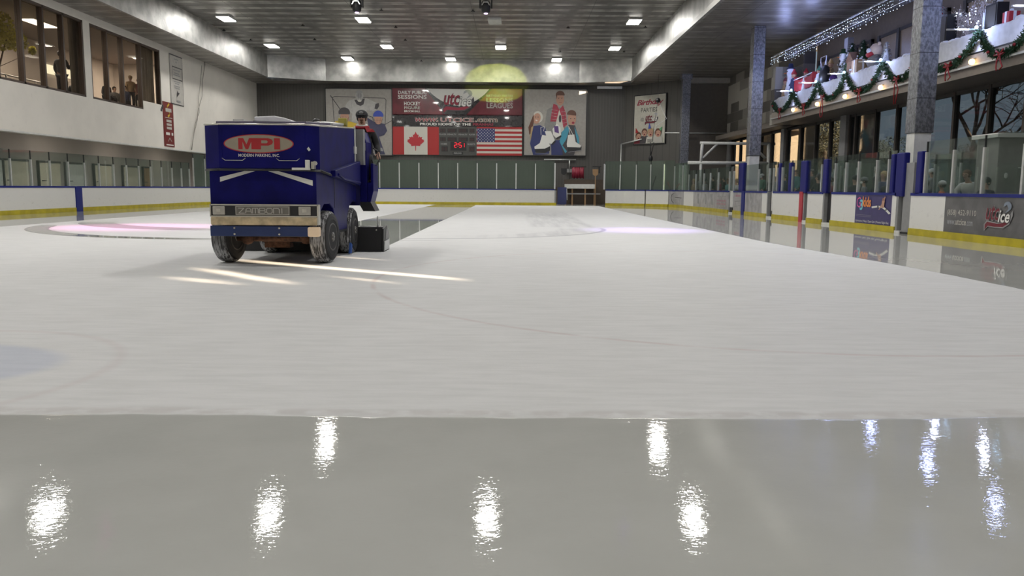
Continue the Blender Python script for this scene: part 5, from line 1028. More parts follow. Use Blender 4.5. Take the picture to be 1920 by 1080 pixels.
# (kind, px of head, py of head top, X, colours ..., label)
crowd = [
 ('stand', 1270, 329, 12.6, 'cloth_green', None, True, 'person in a dark green coat and mask behind the corner glass', 'hair_dark'),
 ('stand', 1284, 331, 12.2, 'cloth_black', 'cloth_black', False, 'person in black beside the one in the dark green coat', 'hair_dark'),
 ('sit', 1301, 336, 11.6, 'cloth_tan', None, False, 'person in tan jacket low behind the farthest right glass', 'hair_blond'),
 ('stand', 1313, 331, 12.8, 'cloth_grey', None, False, 'person in grey jacket between thin glass posts at the far right', 'hair_dark'),
 ('sit', 1322, 334, 11.7, 'cloth_white', 'cloth_black', False, 'person in white top with raised arm at the far right bench', 'hair_dark'),
 ('stand', 1337, 331, 12.2, 'cloth_black', None, True, 'person in dark green jacket with mask left of the middle column', 'hair_dark'),
 ('sit', 1349, 333, 11.6, 'cloth_maroon', None, True, 'person in maroon jacket seated left of the middle column', 'hair_brown'),
 ('stand', 1358, 333, 12.9, 'cloth_black', None, False, 'person in black coat just left of the middle column', 'hair_dark'),
 ('sit', 1366, 335, 11.9, 'cloth_teal', None, False, 'person in teal jacket partly hidden by the thin padded post', 'hair_brown'),
 ('sit', 1381, 336, 11.8, 'cloth_grey', None, False, 'person in grey top between thin and wide blue pads near the middle column', 'hair_blond'),
 ('stand', 1415, 335, 12.3, 'cloth_maroon', 'cloth_red', False, 'person in maroon jacket just right of the middle column', 'hair_brown'),
 ('stand', 1429, 327, 12.6, 'cloth_green', 'cloth_white', True, 'person in green jacket with white hat and mask right of the middle column', 'hair_dark'),
 ('stand', 1444, 330, 12.9, 'cloth_black', None, False, 'person in black beside the person with the white hat', 'hair_dark'),
 ('stand', 1456, 331, 12.2, 'cloth_grey', None, False, 'person in grey top left of the second blue padded post', 'hair_brown'),
 ('stand', 1472, 328, 12.2, 'cloth_navy', None, True, 'person in navy coat between two slim blue padded posts', 'hair_dark'),
 ('stand', 1494, 319, 12.6, 'cloth_teal', None, False, 'person in dark teal coat left of the post over the red line', 'hair_brown'),
 ('stand', 1523, 318, 12.0, 'cloth_black', None, False, 'person in black top with white pattern right of the red line post', 'hair_dark'),
 ('sit', 1535, 328, 11.5, 'cloth_black', None, False, 'person in black seated just left of the post over the wide gap', 'hair_dark'),
 ('sit', 1558, 333, 11.5, 'cloth_maroon', None, False, 'person in maroon low behind glass right of the wide gap', 'hair_dark'),
 ('lean', 1574, 330, 12.0, 'cloth_sage', None, False, 'person in a pale sage green hooded coat right of the wide gap', 'hair_brown'),
 ('stand', 1585, 314, 12.9, 'cloth_black', 'cloth_black', False, 'tall person in black hat standing behind the sage green coat', 'hair_dark'),
 ('sit', 1604, 331, 11.6, 'cloth_black', 'cloth_black', False, 'person in black cap seated above the left end of the purple board', 'hair_dark'),
 ('sit', 1621, 334, 11.4, 'cloth_grey', 'cloth_grey', True, 'person in grey with white mask seated above the purple board', 'hair_dark'),
 ('stand', 1646, 316, 12.3, 'cloth_black', None, False, 'person in black jacket standing above the right half of the purple board', 'hair_dark'),
 ('sit', 1658, 322, 11.7, 'cloth_navy', None, False, 'blond person in navy jacket left of the nearest column', 'hair_blond'),
 ('sit', 1669, 330, 11.3, 'cloth_black', None, True, 'dark haired person with white mask right against the nearest column pad', 'hair_dark'),
 ('sit', 1736, 338, 12.0, 'cloth_navy', None, False, 'person in navy low behind glass just right of the nearest column', 'hair_dark'),
 ('stand', 1748, 318, 12.9, 'cloth_grey', 'cloth_white', False, 'person with white hat and grey jacket right of the nearest column', 'hair_dark'),
 ('sit', 1767, 341, 11.25, 'cloth_orange', 'cloth_white', False, 'person in orange jacket with white knit hat behind the near glass', 'hair_dark'),
 ('sit', 1786, 343, 12.05, 'cloth_black', None, False, 'person in black right of the white knit hat behind the near glass', 'hair_dark'),
 ('lean', 1829, 322, 12.0, 'cloth_white', None, False, 'person in white top leaning behind the near glass', 'hair_brown'),
 ('sit', 1850, 335, 11.1, 'cloth_black', 'cloth_black', False, 'person in black hat left of the grey cabinet', 'hair_dark'),
]
HT = {'sit': 1.34, 'stand': 1.76, 'lean': 1.32, 'phone': 1.76}
for (kd, px, py, X, jk, ht, mk, lab, hr) in crowd:
    if X > 12.5: X = max(X, 12.95) if px > 1340 else 12.2
    elif X > 12.2: X = 12.2
    p = onX(px, py, X); h = p.z - .16; k_ = kd
    if kd == 'sit' and h > 1.42: pass
    s_ = max(.8, min(1.25, h / HT[kd])) ; z = max(.16, p.z - HT[kd] * s_)
    r = person(k_, (X, p.y, z), -PI / 2 + R.uniform(-.7, .7), lab, jk, 'cloth_denim' if jk != 'cloth_denim' else 'cloth_black', hr, 'skin_a' if R.random() < .7 else 'skin_b', ht, mk, s_, GP)
    if kd in ('sit', 'lean'):
        q = MB(); q.box(X - .22, X + .22, p.y - .25, p.y + .25, .16, z + .36, 'grey_paint')
        n_ = tag(q.build('bench_block'), 'low grey bench seat of the ' + ' '.join(lab.split()[:10]), 'bench')
# lounge visitors upstairs on the left
for (kd, px, py, jk, ht, mk, lab, rz, hr, X) in [
 ('phone', 113, 97, 'cloth_black', 'cloth_black', False, 'person in dark jacket holding up a phone at the left lounge window', PI, 'hair_dark', -20.3),
 ('sit', 139, 149, 'cloth_black', None, False, 'dark haired person seated at the right side of the first lounge window', .5, 'hair_dark', -20.1),
 ('sit', 199, 151, 'cloth_black', None, False, 'person in black seated at the left of the second lounge window', 1.2, 'hair_dark', -20.1),
 ('sit', 214, 163, 'cloth_grey', None, False, 'person in grey leaning low in the second lounge window', 1.0, 'hair_dark', -19.85),
 ('sit', 233, 161, 'cloth_navy', None, False, 'person with dark hair in the middle of the second lounge window', .6, 'hair_dark', -19.9),
 ('stand', 244, 143, 'cloth_tan', 'cloth_tan', False, 'person in a pale tan hooded coat in the second lounge window', .8, 'hair_blond', -20.3),
 ('stand', 259, 148, 'cloth_maroon', None, False, 'person in brown top right of the tan hooded coat upstairs', .5, 'hair_brown', -20.5)]:
    p = onX(px, py, X); z = p.z - HT[kd]; s_ = 1
    if z < 4.5: s_ = max(.8, (p.z - 4.5) / HT[kd]); z = p.z - HT[kd] * s_
    if kd == 'phone': s_ = min(1.2, (p.z - 4.55) / HT[kd]); z = p.z - HT[kd] * s_
    person(kd, (X, p.y, z), rz, lab, jk, 'cloth_black', hr, 'skin_a', ht, mk, s_, 'people in the upstairs lounge')
    q = MB(); q.box(X - .25, X + .25, p.y - .28, p.y + .28, 4.5, z + (.36 if kd == 'sit' else .02), 'dark_frame'); tag(q.build('stool' if kd == 'sit' else 'platform'), 'dark %s under the %s' % ('stool' if kd == 'sit' else 'platform', ' '.join(lab.split()[:11])), 'stool' if kd == 'sit' else 'platform')
# driver
hp = onY(677.5, 205, ZY + 3.3)
SETS['driver'] = person_meshes(True, la=[(-.30, -.10, .78), (-.16, -.34, .82)], ra=[(.27, -.02, .74), (.30, -.22, .60)])
s_ = 1.0; dr = person('driver', (hp.x - .05, ZY + 3.6, hp.z - 1.37), 0.10, 'driver in black jacket, red collar and black cap on the blue machine', 'cloth_black', 'cloth_black', 'hair_dark', 'skin_a', None, False, s_)
hcz = .50 + .58 + .165; q = MB(); q.ball((0, .0, hcz + .055), .112, 'cloth_black', 18, 10, (1, 1.05, .80)); q.prism([(-.085, -.08, hcz + .06), (-.06, -.175, hcz + .035), (0, -.20, hcz + .03), (.06, -.175, hcz + .035), (.085, -.08, hcz + .06)], (0, 0, .012), 'cloth_black')
def put(mb_, nm): o_ = mb_.build(nm); l_ = o_.location.copy(); o_.parent = dr; o_.location = l_; return o_
cp_ = put(q, 'cap'); q = MB(); q.ball((0, -.108, hcz + .085), .035, 'ink_grey', 12, 6, (1.1, .25, .7)); o_ = q.build('cap_badge'); l_ = o_.location - cp_.location; o_.parent = cp_; o_.location = l_
q = MB(); q.ball((0, -.088, hcz - .045), .03, 'hair_brown', 10, 6, (1.25, .5, .45)); q.ball((0, -.082, hcz - .085), .03, 'hair_brown', 10, 6, (.8, .6, .9)); put(q, 'moustache')
q = MB(); n_ = 18; q.tube([(.085 * math.cos(2 * PI * i / n_), -.015 + .08 * math.sin(2 * PI * i / n_), hcz - .135 + .02 * math.sin(2 * PI * i / n_)) for i in range(n_ + 1)], .024, 8, 'mask_white'); put(q, 'white_collar')
q = MB(); q.tube([(.11 * math.cos(2 * PI * i / n_), .0 + .095 * math.sin(2 * PI * i / n_), hcz - .165 + .01 * math.sin(2 * PI * i / n_)) for i in range(n_ + 1)], .03, 8, 'cloth_red'); q.prism([(.06, -.12, hcz - .17), (.20, -.10, hcz - .205), (.235, -.06, hcz - .25), (.10, -.16, hcz - .26)], (.0, .16, .0), 'cloth_red'); put(q, 'red_collar')
# ================================================================ holiday display on the balcony
mat('felt_bluelit', (.82, .84, .90), .85, bmp=.3, bs=8); mat('pine', (.02, .06, .025), .7, var=.3, vs=30); mat('bow_red', (.30, .02, .02), .6); glow = emis('warm_bulb', (1, .62, .22), 7); ice_b = emis('cool_bulb', (.62, .74, 1), 9)  # white felt has a slight blue tint standing in for the blue light on it
mb = MB(); mb.box(XB, XB + .1, 14, 41.4, 5.02, 5.62, 'felt_bluelit'); tag(mb.build('parapet_cover'), 'long white felt cover over the balcony parapet', 'parapet cover')
mb = MB(); mb.box(XB - .02, XB, 14, 41.5, 5.02, 5.06, 'black'); mb.box(XB + .1, XB + .95, 14, 41.4, 5.02, 5.55, 'grey_paint'); struct('trim_6', mb, 'parapet ledge')
rs = random.Random(5); b = MB(); y = 14.2
while y < 41.3:
    for k_ in range(3): b.ball((XB + .14 + k_ * .28 + rs.uniform(-.05, .05), y + rs.uniform(-.1, .1), 5.60 + rs.uniform(0, .06)), rs.uniform(.07, .15), 'snow', 8, 5, (1, 1.2, .6), .12, rs)
    y += rs.uniform(.10, .2)
tag(b.build('fluffy_snow'), 'fluffy artificial snow heaped along the top of the parapet', 'artificial snow', None, 'stuff')
peaks = [(1449, 192), (1487, 172), (1533, 156), (1586, 139), (1655, 118), (1728, 96), (1835, 60), (1945, 22)]
lows = [(1462, 208), (1508, 200), (1556, 184), (1611, 172), (1676, 152), (1763, 131), (1876, 103)]
def garland(i):
    A, Lw_, Bq = [onX(*q, XB - .12) for q in (peaks[i], lows[i], peaks[i + 1])]; A, Bq = Vector(A), Vector(Bq); lowz = Lw_.z
    nm = ['leftmost garland swag beside the stone cladding', 'second garland swag from the left', 'third garland swag with trailing red ribbon', 'fourth garland swag left of the nearest column', 'garland swag running behind the nearest column', 'garland swag just right of the nearest column', 'garland swag at the right edge of the photo'][i]
    r = thing('garland', tuple((A + Bq) / 2), 'green ' + nm + ', on the white parapet', 'garland', 'pine garlands on the balcony')
    pts = []; n = 22
    for k_ in range(n + 1):
        t = k_ / n; z = A.z + (Bq.z - A.z) * t; s = 1 - abs(2 * t - 1) ** 2.2; sag = (A.z + Bq.z) / 2 - lowz; pts.append(Vector((A.x, A.y + (Bq.y - A.y) * t, z - sag * s)))
    b = MB(); b.tube(pts, .045, 6, 'pine'); rr = random.Random(i)
    for p, q in zip(pts[:-1], pts[1:]):
        for k_ in range(48):
            c = p.lerp(q, rr.random()); d = Vector((rr.gauss(0, 1), rr.gauss(0, 1), rr.gauss(0, 1))).normalized(); e = d.cross(Vector((rr.random(), rr.random(), rr.random() + .1))).normalized() * .022; f = c + d * rr.uniform(.09, .17)
            b.add([c - e, c + e, f + e * .4, f - e * .4], [(0, 1, 2, 3)], 'pine')
    b.build('pine_leaves', r)
    b = MB()
    for k_ in range(5): p = pts[rr.randrange(2, n - 2)] + Vector((-.09, 0, 0)); b.ball(p, .045, 'bow_red' if k_ % 2 else 'chrome', 7, 5)
    b.build('baubles', r)
    m_ = pts[n // 2 + (0 if i not in (1, 2, 5) else -4 if i == 2 else 2)]; b = MB()
    for s in (-1, 1):
        b.tube([m_ + Vector((-.1, 0, 0)), m_ + Vector((-.12, s * .16, .10)), m_ + Vector((-.12, s * .22, 0)), m_ + Vector((-.1, 0, -.02))], .028, 5, 'bow_red')
        b.tube([m_ + Vector((-.1, 0, 0)), m_ + Vector((-.13, s * .08, -.18)), m_ + Vector((-.1, s * .14 + (.1 if i == 2 else 0), -.34 - (.35 if i == 2 else 0))), m_ + Vector((-.13, s * .06, -.42 - (.4 if i in (2, 4) else 0)))], .02, 5, 'bow_red')
    b.build('red_bow', r)
for i in range(7): garland(i)
for i, (px, py, nm) in enumerate([(1487, 206, 'leftmost'), (1532, 195, 'second from left'), (1584, 181, 'third from left'), (1651, 164, 'fourth from left'), (1822, 116, 'rightmost')]):
    p = onX(px, py, XB - .16); r = thing('globe_light', tuple(p), 'small warm glowing globe light under the garlands, ' + nm, 'globe light', 'warm globe lights under the garlands')
    b = MB(); b.ball(p, .085, glow, 10, 7); b.build('bulb', r); b = MB(); b.tube([p + Vector((0, 0, .07)), p + Vector((.16, 0, .12))], .02, 5, 'chrome'); b.build('bracket', r)
rg = bpy.data.lights.new('rod_glow', 'POINT'); rg.energy = 55; rg.color = (.50, .60, 1); rg.shadow_soft_size = .06
for i, (xa, xb_, py, nm) in enumerate([(1456, 1487, 171, 'farthest'), (1497, 1533, 155.5, 'second farthest'), (1552, 1586, 138.5, 'middle'), (1610, 1655, 115.5, 'fourth farthest'), (1775, 1835, 55.5, 'just right of the nearest column'), (1897, 1945, 11, 'nearest, at the right edge')]):
    e = onX(xb_, py, XB); a = onY(xa, py, e.y); b = MB(); b.tube([(a.x, e.y, a.z), (e.x + .1, e.y, e.z)], .028, 6, 'white_paint'); rr_ = thing('flag_rod', (e.x, e.y, e.z), 'white rod sticking out of the snowy parapet, ' + nm, 'rod', 'white rods on the parapet'); b.build('rod', rr_)
    b = MB(); b.ball((e.x - .10, e.y - .06, e.z + .05), .05, emis('rod_lamp', (.35, .6, 1), 18), 8, 6); b.build('blue_lamp', rr_)
    L_ = bpy.data.objects.new('rod_glow', rg); C.objects.link(L_); L_.location = (e.x - .50, e.y - .12, e.z + .02)
# icicle light strings
def icicles(name, X, z, y0, y1, ln, lab, step=.16):
    r = thing('icicle_lights', (X, (y0 + y1) / 2, z), lab, 'string lights'); rr = random.Random(int(X * 100)); b = MB(); c = MB(); y = y0; b.tube([(X, y0, z), (X, y1, z)], .012, 4, 'white_paint')
    while y < y1:
        l = ln * rr.uniform(.4, 1); b.tube([(X, y, z), (X, y, z - l)], .0025, 3, 'grey_paint'); k_ = 0
        zz = z
        while zz > z - l: c.ball((X + rr.uniform(-.02, .02), y + rr.uniform(-.02, .02), zz), .007 if rr.random() < .7 else .012, ice_b, 5, 3); zz -= rr.uniform(.09, .16)
        y += step
    b.build('wires', r); tag(c.build('small_bulbs', r), None, None, None, 'stuff')
icicles('a', 13.2, 7.82, 14, 42.2, .42, 'long dense row of white icicle lights along the balcony ceiling edge')
icicles('b', 13.33, 7.56, 14, 40.5, .30, 'sparser row of white icicle lights along the header beam', .24)
mb = MB(); mb.box(13.16, 13.2, 14, 42.2, 7.83, 7.86, 'grey_paint'); struct('trim_7', mb, 'thin rail carrying the icicle lights')
pl = bpy.data.lights.new('string_glow', 'POINT'); pl.energy = 36; pl.color = (.40, .48, 1); pl.shadow_soft_size = .15
for y in (17, 20.5, 24, 28, 32, 36, 39.5): L_ = bpy.data.objects.new('string_glow', pl); C.objects.link(L_); L_.location = (12.95, y, 7.25)
def fig(px, pyb, pyt, X=XB + .45): a = onX(px, pyb, X); c = onX(px, pyt, X); z0 = min(5.66, max(5.55, a.z)); return a.x, a.y, z0, max(.25, c.z - z0)
FG = 'holiday figures on the snowy ledge'
def one(name, lab, cat, p, fn):
    r = thing(name, (p[0], p[1], p[2]), lab, cat, FG); fn(r, *p); return r
def parts(r, d):
    for k_, fn in d.items(): b = MB(); fn(b); b.build(k_, r)
def snowman(r, x, y, z, h, spots=False, hat='cloth_navy', scarf=None):
    s = h
    parts(r, {'body': lambda b: b.lathe([(.13 * s, 0), (.16 * s, .12 * s), (.12 * s, .4 * s), (.09 * s, .6 * s), (.115 * s, .72 * s), (.11 * s, .84 * s), (.04 * s, .94 * s)], (x, y, z), n=14, m='felt_bluelit'),
              'arms': lambda b: [b.tube([(x, y, z + .55 * s), (x - .1, y + q * .22 * s, z + .52 * s)], .03 * s, 6, 'felt_bluelit') for q in (-1, 1)],
              'face': lambda b: [b.ball((x - .12 * s, y + q * .05 * s, z + .78 * s), .016 * s, 'black', 6, 4) for q in (-1, 1)] + [b.tube([(x - .12 * s, y, z + .74 * s), (x - .2 * s, y, z + .73 * s)], .014 * s, 5, 'cloth_orange')]})
    b = MB()
    if spots: [b.ball((x - .125 * s * math.cos(a), y + .125 * s * math.sin(a), z + k_ * s), .035 * s, 'black', 7, 5, (1, 1, 1.4)) for a, k_ in [(.2, .3), (-.5, .42), (.5, .5), (0, .18), (-.2, .6), (.7, .25)]]
    else: [b.ball((x - .155 * s + k_ * .03 * s, y, z + (.2 + k_ * .15) * s), .02 * s, 'black', 6, 4) for k_ in range(3)]
    b.build('spots' if spots else 'buttons', r); b = MB(); b.lathe([(.13 * s, 0), (.13 * s, .03 * s), (.08 * s, .03 * s), (.07 * s, .16 * s)], (x, y, z + .86 * s), n=12, m=hat); b.build('hat', r)
    if scarf: b = MB(); b.lathe([(.13 * s, 0), (.15 * s, .03 * s), (.13 * s, .06 * s)], (x, y, z + .6 * s), n=12, m=scarf); b.build('scarf', r)
def tree(r, x, y, z, h, leaf='pine', w=.32, orn='felt_bluelit', n=500):
    rr = random.Random(int(y * 10)); b = MB()
    for k_ in range(n):
        t = rr.random() ** 1.3; rad = w * h * (1 - t); a = rr.random() * 2 * PI; c = Vector((x + rad * math.cos(a), y + rad * math.sin(a), z + .1 * h + t * h * .88)); d = Vector((math.cos(a), math.sin(a), -.3)) * rr.uniform(.06, .12) * max(.6, h); e = Vector((-math.sin(a), math.cos(a), 0)) * .028
        b.add([c - e, c + e, c + d + e * .2, c + d - e * .2], [(0, 1, 2, 3)], leaf)
    b.lathe([(w * h * .8, .08 * h), (.01, .95 * h)], (x, y, z), n=10, m=leaf); b.build('branches', r)
    b = MB(); b.lathe([(.05, 0), (.04, .12 * h)], (x, y, z), n=8, m='wood'); b.build('trunk', r)
    b = MB(); [b.ball((x + w * h * (1 - t) * 1.1 * math.cos(a), y + w * h * (1 - t) * 1.1 * math.sin(a), z + .1 * h + t * h * .85), .035, orn, 6, 4) for t, a in [(rr.random(), PI + rr.uniform(-1.2, 1.2)) for _ in range(16)]]; b.build('ornaments', r)
def toy(r, x, y, z, h, coat='cloth_red', hatc='cloth_red', w=.12):
    parts(r, {'coat': lambda b: b.lathe([(w * h * 1.5, 0), (w * h * 1.2, .3 * h), (w * h, .6 * h), (.05 * h, .66 * h)], (x, y, z), n=12, m=coat), 'head': lambda b: b.ball((x, y, z + .74 * h), .1 * h, 'skin_a', 10, 7), 'hat': lambda b: b.lathe([(.12 * h, 0), (.10 * h, .05 * h), (.02 * h, .2 * h)], (x, y, z + .8 * h), n=10, m=hatc),
              'arms': lambda b: [b.tube([(x, y + q * w * h * .8, z + .58 * h), (x - .1 * h, y + q * w * h * 1.6, z + .38 * h)], .035 * h, 6, coat) for q in (-1, 1)], 'trim': lambda b: b.lathe([(w * h * 1.55, 0), (w * h * 1.5, .05 * h)], (x, y, z), n=12, m='felt_bluelit')})
def gift(r, x, y, z, h, m='cloth_red', rib='felt_bluelit', w=.5):
    parts(r, {'box': lambda b: b.box(x - w * h, x + w * h, y - w * h, y + w * h, z, z + h, m), 'ribbon': lambda b: (b.box(x - w * h - .01, x + w * h + .01, y - .04, y + .04, z, z + h + .01, rib), b.box(x - .04, x + .04, y - w * h - .01, y + w * h + .01, z, z + h + .01, rib), b.ball((x, y, z + h + .04), .06, rib, 8, 5))})
one('snowman', 'white snowman with navy hat at the far left end of the ledge', 'snowman', fig(1481, 166, 122), lambda r, *p: snowman(r, *p))
one('toy_figure', 'small red and navy toy figure beside the leftmost snowman', 'figure', fig(1488, 160, 130, XB + .3), lambda r, *p: toy(r, *p, 'cloth_navy', 'cloth_red'))
one('toy_figure', 'small brown toy figure at the far left of the ledge', 'figure', fig(1472, 168, 145, XB + .3), lambda r, *p: toy(r, *p, 'cloth_tan', 'cloth_maroon'))
def sleigh(r, x, y, z, h):
    parts(r, {'sled_body': lambda b: b.prism([(x - .25, y - 1.1, z + .12), (x - .25, y + 1.1, z + .12), (x - .25, y + 1.2, z + h), (x - .25, y + .5, z + h * .7), (x - .25, y - .9, z + h * .75), (x - .25, y - 1.2, z + h * .9)], (.5, 0, 0), 'cloth_red'), 'runners': lambda b: [b.tube([(x + q, y - 1.2, z + .2), (x + q, y - .9, z + .03), (x + q, y + 1.2, z + .03)], .03, 5, 'chrome') for q in (-.2, .2)], 'rail_trim': lambda b: b.tube([(x - .27, y - 1.15, z + h * .85), (x - .27, y + 1.15, z + h * .8)], .025, 5, 'felt_bluelit')})
one('sleigh', 'bright red sleigh standing on the left part of the ledge', 'sleigh', fig(1515, 153, 138, XB + .5), sleigh)
one('toy_figure', 'white toy figure riding the red sleigh', 'figure', fig(1511, 145, 128, XB + .35), lambda r, *p: toy(r, *p, 'felt_bluelit', 'cloth_red'))
one('toy_figure', 'white toy figure standing right of the red sleigh', 'figure', fig(1535, 147, 124, XB + .35), lambda r, *p: toy(r, *p, 'felt_bluelit', 'cloth_green'))
def lattice(r, x, y, z, h):
    b = MB(); w = .32
    for k_ in range(7):
        t = -w + k_ * w / 3; b.tube([(x, y + max(-w, t - .3), z + .05), (x, y + w, z + .05 + h * .9 * min(1, (w - t + .3) / (2 * w)))], .014, 4, 'felt_bluelit'); b.tube([(x, y + w - (t + w), z + .05), (x, y - w, z + .05 + h * .9 * (w - t) / (2 * w))], .014, 4, 'felt_bluelit')
    b.build('lattice_slats', r); b = MB(); b.tube([(x, y - w, z), (x, y - w, z + h), (x, y + w, z + h), (x, y + w, z)], .022, 5, 'felt_bluelit'); b.build('lattice_frame', r)
one('lattice_panel', 'small white lattice panel behind the snowy ledge', 'lattice', fig(1543, 137, 107, XB + .7), lattice)
one('bell_dome', 'black dome shaped ornament below the lattice', 'ornament', fig(1547, 141, 122, XB + .3), lambda r, x, y, z, h: parts(r, {'dome': lambda b: b.lathe([(.26, 0), (.26, h * .5), (.18, h * .85), (.03, h)], (x, y, z), n=14, m='black'), 'base_ring': lambda b: b.lathe([(.3, 0), (.3, .05)], (x, y, z), n=14, m='chrome')}))
one('angel_figure', 'golden angel figure right of the lattice panel', 'figure', fig(1557, 133, 110, XB + .5), lambda r, *p: toy(r, *p, 'cloth_tan', 'hair_blond'))
one('ornament_ball', 'large purple ornament ball lying in the snow', 'ornament', fig(1564, 138, 127, XB + .3), lambda r, x, y, z, h: parts(r, {'ball': lambda b: b.ball((x, y, z + .12), .2, mat('orn_purple', (.06, .02, .16), .25), 14, 9), 'cap': lambda b: b.lathe([(.04, 0), (.04, .05)], (x, y, z + .31), n=8, m='chrome')}))
one('snowman', 'tall white snowman with black spots in the middle of the ledge', 'snowman', fig(1579, 136, 94, XB + .3), lambda r, *p: snowman(r, *p, spots=True, hat='pine'))
one('holiday_tree', 'small green tree with white ornaments left of the cottage', 'tree', fig(1596, 124, 80), lambda r, *p: tree(r, *p))
one('holiday_tree', 'green tree with white ornaments right of the cottage', 'tree', fig(1618, 116, 74), lambda r, *p: tree(r, *p))
def cottage(r, x, y, z, h, m='cloth_tan', roof='hair_brown'):
    w = .3; parts(r, {'walls': lambda b: b.box(x - w, x + w, y - w, y + w, z, z + h * .6, m), 'roof': lambda b: b.prism([(x - w - .05, y - w - .06, z + h * .58), (x - w - .05, y + w + .06, z + h * .58), (x - w - .05, y, z + h)], (2 * w + .1, 0, 0), roof), 'door': lambda b: b.box(x - w - .012, x - w, y - .07, y + .07, z, z + h * .35, 'hair_brown')})
one('toy_cottage', 'brown toy cottage between two small green trees', 'toy house', fig(1608, 120, 98, XB + .35), lambda r, *p: cottage(r, *p, 'hair_brown'))
one('gift_box', 'golden gift box in front of the toy cottage', 'gift', fig(1613, 127, 113, XB + .25), lambda r, *p: gift(r, *p, 'cloth_tan'))
def plush(r, x, y, z, h):
    parts(r, {'body': lambda b: b.ball((x, y, z + h * .25), h * .3, 'cloth_grey', 14, 9, (1, 1.1, .95)), 'head': lambda b: b.ball((x, y, z + h * .68), h * .23, mat('plush_cream', (.62, .50, .42), .9), 16, 10, (1, 1.05, 1)), 'scarf': lambda b: b.ball((x - h * .20, y + h * .06, z + h * .52), h * .16, 'cloth_red', 10, 7, (.8, 1.2, .7)), 'muzzle': lambda b: b.ball((x - h * .27, y, z + h * .64), h * .09, 'felt_bluelit', 10, 6), 'ears': lambda b: [b.ball((x, y + q * h * .22, z + h * .86), h * .07, 'plush_cream', 8, 6) for q in (-1, 1)], 'arms': lambda b: [b.tube([(x, y + q * h * .2, z + h * .4), (x - h * .2, y + q * h * .35, z + h * .25)], h * .07, 7, 'cloth_grey') for q in (-1, 1)]})
one('plush_figure', 'big cream headed plush figure with red scarf left of the nearest column', 'plush toy', fig(1642, 114, 77, XB + .4), plush)
one('glitter_tree', 'white glitter cone tree left of the nearest column', 'tree', fig(1661, 110, 78, XB + .5), lambda r, *p: tree(r, *p, leaf='felt_bluelit', w=.22, orn='chrome', n=300))
one('toy_figure', 'white toy figure holding out its arms right of the nearest column', 'figure', fig(1742, 77, 38, XB + .4), lambda r, *p: toy(r, *p, 'felt_bluelit', 'cloth_white'))
sp = mat('glitter', (.55, .50, .50), .3, .3, var=.5, vs=60)
one('glitter_tree', 'slim sparkling tree with red ornament right of the nearest column', 'tree', fig(1763, 70, 12, XB + .6), lambda r, *p: tree(r, *p, leaf='felt_bluelit', w=.2, orn='bow_red', n=420))
def speaker(r, x, y, z, h): parts(r, {'cabinet': lambda b: b.obox((x, y, z + h / 2), (.16, 0, 0), (0, .28, .0), (0, 0, h / 2), 'black'), 'grille': lambda b: b.box(x - .175, x - .16, y - .22, y + .22, z + .06, z + h - .06, 'dark_frame')})
one('speaker_box', 'black speaker box standing in the snow right of the slim sparkling tree', 'speaker', fig(1775, 62, 31, XB + .35), speaker)
one('speaker_box', 'black speaker box near the top right corner of the photo', 'speaker', fig(1869, 32, 8, XB + .35), speaker)
def wire_tree(r, x, y, z, h, w=.9):
    rr = random.Random(int(x * y)); b = MB(); c = MB()
    for k_ in range(46):
        a = rr.uniform(-1, 1); t = rr.uniform(.3, 1.1); p0 = Vector((x, y + a * .15, z)); p1 = Vector((x + rr.uniform(-.1, .1), y + a * w * .5, z + h * t * .6)); p2 = p1 + Vector((rr.uniform(-.1, .1), a * w * .4 + rr.uniform(-.15, .15), h * .3 * rr.uniform(-.2, 1)))
        b.tube([p0, p1, p2], [.016, .01, .005], 4, 'glitter')
        for q in range(7): pp = p1.lerp(p2, rr.random()) + Vector((rr.uniform(-.08, .08), rr.uniform(-.1, .1), rr.uniform(-.1, .1))); c.ball(pp, rr.choice((.010, .014, .020)), ice_b if rr.random() < .07 else 'glitter', 5, 3)
    b.build('twigs', r); tag(c.build('sparkles', r), None, None, None, 'stuff')
for px, pyb, pyt, w, lab in [(1795, 58, 4, 1.0, 'broad glittering twig tree right of the first black speaker box'), (1822, 48, -10, 1.1, 'widest glittering twig tree with white lights near the top edge'), (1846, 36, -20, .9, 'glittering twig tree left of the second black speaker box')]:
    one('twig_tree', lab, 'twig tree', fig(px, pyb, pyt, XB + .55), lambda r, x, y, z, h, w=w: wire_tree(r, x, y, z, h, w))
def deer(r, x, y, z, h):
    m_ = 'felt_bluelit'; parts(r, {'body': lambda b: b.ball((x, y, z + h * .55), h * .16, m_, 12, 8, (.7, 1.9, .8)), 'neck_and_head': lambda b: (b.tube([(x, y - h * .25, z + h * .58), (x, y - h * .38, z + h * .82)], [h * .09, h * .06], 7, m_), b.ball((x, y - h * .44, z + h * .86), h * .07, m_, 9, 6, (.8, 1.6, .8)))})
    for sx in (-1, 1):
        for sy in (-1, 1): b = MB(); b.tube([(x + sx * h * .07, y + sy * h * .22, z + h * .5), (x + sx * h * .07, y + sy * h * .25, z + h * .25), (x + sx * h * .07, y + sy * h * .22, z)], [h * .05, h * .03, h * .025], 6, m_); b.build('leg', r)
    b = MB(); [b.tube([(x, y - h * .38, z + h * .9), (x + q * h * .1, y - h * .34, z + h * 1.05), (x + q * h * .14, y - h * .42, z + h * 1.15)], .015, 4, 'glitter') for q in (-1, 1)]; b.build('antlers', r)
one('reindeer_figure', 'white glittering reindeer figure at the top right of the photo', 'reindeer', fig(1860, 34, -14, XB + .35), deer)
one('gift_box', 'small red gift box in the snow at the right edge', 'gift', fig(1897, 22, 10, XB + .3), lambda r, x, y, z, h: gift(r, x, y, z, min(h, .3), 'cloth_red'))
